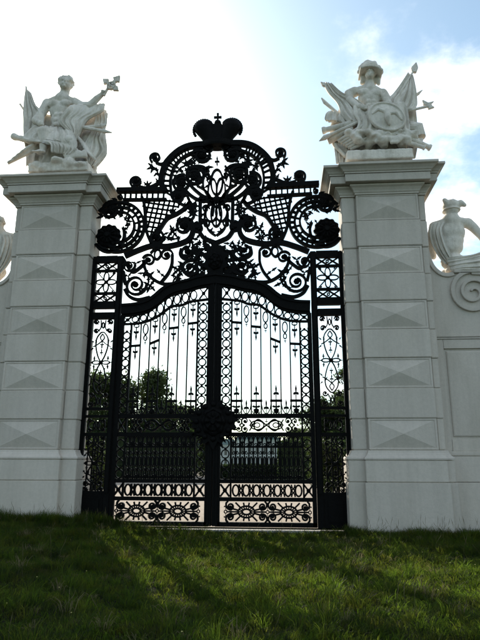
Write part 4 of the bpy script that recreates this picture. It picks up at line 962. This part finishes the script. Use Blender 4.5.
wall_figure(-1, 'seated stone figure with curly hair on the left wall, cut by the picture edge', False)
wall_figure(1, 'seated stone figure in a winged hat on the right wall, seen from behind', True)

# ------------------------------------------------------------------ trees and hedges behind the gate
def leaf_cloud(n, size, lobes, seed):
    """leaf-sized quads spread through overlapping clumps"""
    r = np.random.default_rng(seed); L_ = np.array(lobes, float)
    wgt = L_[:, 3]**2; k = r.choice(len(L_), n, p=wgt/wgt.sum())
    d = r.normal(size=(n, 3)); d /= np.linalg.norm(d, axis=1)[:, None]
    rad = r.random(n)**.45*(1+.18*r.normal(size=n)); C = L_[k, :3]+d*(rad*L_[k, 3])[:, None]*np.array((1, 1, .85))
    a = r.normal(size=(n, 3)); a /= np.linalg.norm(a, axis=1)[:, None]; b = np.cross(a, r.normal(size=(n, 3))); b /= np.linalg.norm(b, axis=1)[:, None]
    s1 = size*(.6+.8*r.random(n))[:, None]; V = np.stack([C-a*s1, C+b*s1*.42, C+a*s1, C-b*s1*.42], 1).reshape(-1, 3)
    return V
def quads_mesh(name, V):
    n = len(V)//4; me = bpy.data.meshes.new(name); me.vertices.add(len(V)); me.vertices.foreach_set('co', V.astype(np.float32).ravel())
    me.loops.add(4*n); me.loops.foreach_set('vertex_index', np.arange(4*n, dtype=np.int32)); me.polygons.add(n)
    me.polygons.foreach_set('loop_start', np.arange(0, 4*n, 4, dtype=np.int32)); me.update(); me.validate(); return me
def make_tree_meshes(seed, h, w):
    r = random.Random(seed); lobes = []; tips = []
    for k in range(26):
        a = r.uniform(0, 6.283); e = r.random(); z = h*(.30+.62*e); rr = w*math.sqrt(max(.05, 1-((e-.38)/.68)**2))*r.uniform(.35, .95)
        lobes.append((rr*math.cos(a), rr*math.sin(a), z, w*r.uniform(.24, .42))); tips.append((rr*math.cos(a), rr*math.sin(a), z))
    for k in range(14):
        a = r.uniform(0, 6.283); z = h*r.uniform(.06, .35); lobes.append((w*.75*math.cos(a)*r.random()**.5, w*.75*math.sin(a)*r.random()**.5, z, w*r.uniform(.25, .4)))
    crown = quads_mesh('crown', leaf_cloud(21000, .17, lobes, seed))
    mb = MB(); tube(mb, [(0, 0, -.3), (.05, 0, h*.2), (-.05, .1, h*.45), (0, 0, h*.8)], [.26, .2, .14, .04], 9)
    for t in tips[:9]: tube(mb, [(0, 0, t[2]*.45), (t[0]*.5, t[1]*.5, t[2]*.75), t], [.1, .06, .02], 6)
    return crown, mb.mesh('trunk')
TM = [make_tree_meshes(11, 10.5, 3.6), make_tree_meshes(23, 9.0, 3.3), make_tree_meshes(37, 11.5, 3.2)]
def tree(k, x, y, sc, rz, label):
    t = empty('park_tree', (x, y, -.1), label, 'tree', 'park trees beyond the gate'); t.rotation_euler.z = rz; t.scale = (sc, sc, sc)
    for me, nm, m in ((TM[k][0], 'crown', M_LEAF), (TM[k][1], 'trunk', M_BARK)):
        o = bpy.data.objects.new(nm, me); col.objects.link(o); o.parent = t
        if not me.materials: me.materials.append(m)
for k, x, y, sc, rz, lb in (
    (0, -13.2, 44, 1.10, .3, 'tallest dark leafy tree behind the left gate leaf'),
    (1, -17.8, 43, 1.24, 1.3, 'dark leafy tree seen through the left side panel'),
    (2, -21.5, 46, 1.0, 2.1, 'dark leafy tree half hidden behind the left pier'),
    (1, -10.3, 50, .92, 4.0, 'smaller leafy tree sloping down towards the left meeting stile'),
    (0, -9.0, 56, .72, 5.0, 'low far tree just left of the gate lock'),
    (2, 9.0, 45, 1.08, .9, 'tall dark tree behind the right side panel'),
    (1, 6.4, 47, .92, 2.6, 'leafy tree seen through the right edge of the right leaf'),
    (0, 14.6, 44, 1.05, 3.6, 'dark leafy tree hidden mostly behind the right pier'),
    (1, 4.0, 56, .66, 1.9, 'low rounded tree right of the far palace')):
    tree(k, x, y, sc, rz, lb)
def hedge(x0, x1, y0, y1, h, label, seed):
    o_ = empty('clipped_hedge', ((x0+x1)/2, y0, -.1), label, 'hedge', 'clipped hedges across the park')
    MB().box(x0+.15, x1-.15, y0+.15, y1-.15, -.1, h-.15).build('hedge_core', M_HEDGE, o_)
    r = np.random.default_rng(seed); n = int(min(16000, 420*((x1-x0)*h+(x1-x0)*(y1-y0)+(y1-y0)*h)))
    P = np.stack([r.uniform(x0, x1, n), r.uniform(y0, y1, n), r.uniform(0, h, n)], 1); f = r.integers(0, 4, n)
    P[f == 0, 1] = y0+r.normal(0, .06, (f == 0).sum()); P[f == 1, 2] = h+r.normal(0, .07, (f == 1).sum()); P[f == 2, 0] = x0+r.normal(0, .06, (f == 2).sum()); P[f == 3, 0] = x1+r.normal(0, .06, (f == 3).sum())
    a = r.normal(size=(n, 3)); a /= np.linalg.norm(a, axis=1)[:, None]; b = np.cross(a, r.normal(size=(n, 3))); b /= np.linalg.norm(b, axis=1)[:, None]; s_ = .13*(.6+.8*r.random(n))[:, None]
    link('foliage', quads_mesh('foliage', np.stack([P-a*s_, P+b*s_*.5, P+a*s_, P-b*s_*.5], 1).reshape(-1, 3)), M_HEDGE, o_)
hedge(-30, -6.9, 38, 40, 4.6, 'tall dark hedge across the park behind the left gate leaf', 3)
hedge(1.6, 26, 38, 40, 3.5, 'tall dark hedge across the park behind the right gate leaf', 4)
hedge(-5.2, 1.2, 44, 45.2, 1.25, 'low clipped hedge in front of the far palace', 5)

def shrub(x, y, h, w, label, seed):
    o_ = empty('shrub', (x, y, -.06), label, 'shrub', 'bushes just inside the piers')
    r = random.Random(seed); lob = [(x+w*r.uniform(-.6, .6), y+w*r.uniform(-.6, .6), h*r.uniform(.15, .85), w*r.uniform(.25, .45)) for k in range(16)]
    link('foliage', quads_mesh('foliage', leaf_cloud(9000, .06, lob, seed)), M_LEAF, o_)
    mb = MB()
    for l in lob[:8]: tube(mb, [(x, y, -.1), ((x+l[0])/2, (y+l[1])/2, l[2]*.6), l[:3]], [.04, .025, .01], 6)
    mb.build('stem', M_BARK, o_)
shrub(-4.25, 2.6, 2.5, 1.0, 'dark bush seen through the lower left side panel', 81)
shrub(3.55, 2.6, 2.4, .95, 'dark bush seen through the lower right side panel', 82)

# ------------------------------------------------------------------ far palace
pal = empty('palace', (-11, 285, -.1), 'pale baroque palace far away, seen through the right gate leaf', 'palace')
def pbox(n, m, x0, x1, y0, y1, z0, z1, par=None): return MB().box(x0-11, x1-11, 285+y0, 285+y1, z0, z1).build(n, m, par or pal)
pbox('wing', M_PAL, -46, -11.1, 0, 14, -.1, 10.6); pbox('wing', M_PAL, 11.1, 46, 0, 14, -.1, 10.6); pbox('central_block', M_PAL, -11, 11, -2.5, 16, -.1, 13.2)
for x0, x1, z, h in ((-46.6, -10.5, 10.62, 3.2), (10.5, 46.6, 10.62, 3.2), (-11.6, 11.6, 13.22, 4.0)):
    y0, y1 = (285-.6, 299.6) if abs(x0) > 12 or x0 > 0 else (285-3.1, 301.6)
    MB().add([(x0-11,y0,z),(x1-11,y0,z),(x1-11,y1,z),(x0-11,y1,z),(x0-8,y0+3.5,z+h),(x1-14,y0+3.5,z+h),(x1-14,y1-3.5,z+h),(x0-8,y1-3.5,z+h)], [(3,2,1,0),(4,5,6,7),(0,1,5,4),(1,2,6,5),(2,3,7,6),(3,0,4,7)]).build('roof', M_ROOF, pal)
for z in (4.3, 10.2): pbox('cornice', M_TRIM, -46.3, -11.4, -.35, 0, z, z+.4); pbox('cornice', M_TRIM, 11.4, 46.3, -.35, 0, z, z+.4)
pbox('cornice', M_TRIM, -11.3, 11.3, -2.9, -2.5, 12.8, 13.2)
def pwin(x, z, w, h, y):
    f = pbox('window', M_TRIM, x-w/2-.2, x+w/2+.2, y-.12, y-.003, z-.2, z+h+.2); pbox('pane', M_PANE, x-w/2, x+w/2, y-.16, y-.115, z, z+h, f)
for i in range(10):
    for sg in (-1, 1):
        x = sg*(13.6+i*3.3)
        pwin(x, .9, 1.4, 2.6, 0); pwin(x, 5.3, 1.5, 3.6, 0)
for i in range(5):
    x = -8+i*4; pwin(x, 6.0, 1.7, 4.4, -2.5); pwin(x, .4, 1.8, 3.8, -2.5)
for i in range(6): pbox('pilaster', M_TRIM, -10.4+i*4, -9.6+i*4, -2.75, -2.5, 4.8, 12.75)

# ------------------------------------------------------------------ grass
def blades(name, n, xr, yr, h0, h1, w, m, seed, lean=.5, dens=None):
    r = np.random.default_rng(seed)
    x = r.uniform(*xr, n*2); y = yr[1]-(yr[1]-yr[0])*r.random(n*2)
    keep = dens(x, y, r) if dens else np.ones(len(x), bool)
    x, y = x[keep][:n], y[keep][:n]; n = len(x)
    cl = .5+.5*np.sin(x*2.3+np.sin(y*1.7)*2)*np.sin(y*2.9+np.sin(x*1.9)*1.5); cl = .55*cl+.45*r.random(n)
    h = (h0+(h1-h0)*cl**1.6*(.35+.65*r.random(n)))*1.25
    a = r.uniform(0, 2*np.pi, n); l = lean*(.3+r.random(n)); z = hgt(x, y)
    # tufts lean together
    ta = 6*np.sin(x*.9+y*.4)+4*np.sin(y*1.3-x*.5); a = np.where(r.random(n) < .5, ta, a)
    dx, dy = np.cos(a), np.sin(a); px, py = -dy, dx; ww = w*(.6+.8*r.random(n))
    th = r.uniform(0, np.pi, n); px, py = np.cos(th), np.sin(th)
    V = np.zeros((n, 5, 3)); b = np.stack([x, y, z-.01], 1)
    mid = b+np.stack([dx*l*h*.35, dy*l*h*.35, h*.6], 1); tip = b+np.stack([dx*l*h, dy*l*h, h*(1-.25*l)], 1); pw = np.stack([px*ww, py*ww, 0*x], 1)
    V[:, 0] = b-pw; V[:, 1] = b+pw; V[:, 2] = mid+pw*.75; V[:, 3] = mid-pw*.75; V[:, 4] = tip
    i = np.arange(n)*5
    loops = np.stack([i, i+1, i+2, i+3, i+3, i+2, i+4], 1).ravel().astype(np.int32)
    me = bpy.data.meshes.new(name); me.vertices.add(5*n); me.vertices.foreach_set('co', V.astype(np.float32).ravel())
    me.loops.add(7*n); me.loops.foreach_set('vertex_index', loops); me.polygons.add(2*n)
    st = np.stack([np.arange(n)*7, np.arange(n)*7+4], 1).ravel().astype(np.int32); me.polygons.foreach_set('loop_start', st); me.update(); me.validate()
    o = link(name, me, m); o['kind'] = 'stuff'; return o
def near_cam(x, y, r):
    d = -y-.3; half = 9.0-.42*np.clip(d, 0, 12); return (np.abs(x-1.2+.05*y) < half+.5) & ~((np.abs(x) < 2.75) & (y > -.3))
g1 = blades('meadow_grass', 330000, (-8.5, 11), (-12.5, -.2), .04, .20, .0048, M_GRASS, 5, .9, near_cam)
g1['label'] = 'unmown green grass covering the foreground'; g1['category'] = 'grass'
def fringe(x, y, r): return ((np.abs(x) > 3.35) & (y > -1.3)) | ((x < -.3) & (y > -.9) & (r.random(len(x)) < np.clip((-x-.3)/2.2, 0, 1)))
g2 = blades('tall_grass_fringe', 34000, (-9, 10), (-1.35, -.28), .10, .42, .0045, M_GRASS, 6, .55, fringe)
g2['label'] = 'taller grass fringe at the foot of the piers and left leaf'; g2['category'] = 'grass'
def tufts(name, n, per, h0, h1, w, m, seed, spots=None):
    r = np.random.default_rng(seed); cx = r.uniform(-7.5, 9, n*3); cy = -.5-10.5*r.random(n*3); k = near_cam(cx, cy, r); cx, cy = cx[k][:n], cy[k][:n]; n = len(cx)
    sz = .5+r.random(n)**2; X = np.repeat(cx, per)+r.normal(0, .035, n*per)*np.repeat(sz, per); Y = np.repeat(cy, per)+r.normal(0, .035, n*per)*np.repeat(sz, per); S = np.repeat(sz, per)
    N = len(X); h = (h0+(h1-h0)*r.random(N))*S; a = np.arctan2(Y-np.repeat(cy, per), X-np.repeat(cx, per))+r.normal(0, .5, N); l = .35+.7*r.random(N); z = hgt(X, Y)
    dx, dy = np.cos(a), np.sin(a); th = r.uniform(0, np.pi, N); ww = w*(.6+.8*r.random(N)); b = np.stack([X, Y, z-.01], 1)
    pw = np.stack([np.cos(th)*ww, np.sin(th)*ww, 0*X], 1); m1 = b+np.stack([dx*l*h*.25, dy*l*h*.25, h*.6], 1); m2 = b+np.stack([dx*l*h*.65, dy*l*h*.65, h*.85], 1); tip = b+np.stack([dx*l*h*1.05, dy*l*h*1.05, h*(.95-.35*l)], 1)
    V = np.stack([b-pw, b+pw, m1+pw*.8, m1-pw*.8, m1-pw*.8, m1+pw*.8, m2+pw*.5, m2-pw*.5, m2-pw*.5, m2+pw*.5, tip+pw*.1, tip-pw*.1], 1).reshape(-1, 3)
    o = link(name, quads_mesh(name, V), m); o['kind'] = 'stuff'; return o
t1 = tufts('grass_tufts', 1700, 36, .08, .24, .0042, M_GRASS, 41); t1['label'] = 'coarse taller grass tufts scattered over the foreground'; t1['category'] = 'grass'
t2 = tufts('dry_grass_tufts', 260, 22, .08, .2, .004, M_STRAW, 43); t2['label'] = 'small dry yellowish grass tufts in the foreground'; t2['category'] = 'grass'
# dry seed stalks and small pale flowers
mb = MB(); fl = MB()
for k in range(300):
    x, y = (random.uniform(-8, 9), random.uniform(-10.5, -.5)) if k > 150 else (random.choice((random.uniform(-7.5, -3.4), random.uniform(3.8, 7.5), random.uniform(-3.4, -.8))), random.uniform(-1.5, -.75))
    z = float(hgt(x, y)); h = random.uniform(.22, .55); a = random.uniform(0, 6.28); l = random.uniform(.03, .2)
    tx, ty = x+l*math.cos(a), y+l*math.sin(a)
    tube(mb, [(x, y, z), ((x+tx)/2-.01, (y+ty)/2, z+h*.6), (tx, ty, z+h*.85), (tx+.02*math.cos(a), ty, z+h)], [.0016, .0014, .0042, .001], 3)
st_ = mb.build('seed_stalks', M_STRAW); st_['kind'] = 'stuff'; st_['label'] = 'dry seed stalks scattered through the grass'; st_['category'] = 'grass'
for k in range(40):
    x, y = random.uniform(-3, 7), random.uniform(-10, -2); ball(fl, (x, y, float(hgt(x, y))+random.uniform(.06, .14)), (.009, .009, .006))
fo = fl.build('small_flowers', M_YEL); fo['kind'] = 'stuff'; fo['label'] = 'tiny yellow flowers dotted in the grass'; fo['category'] = 'flower'
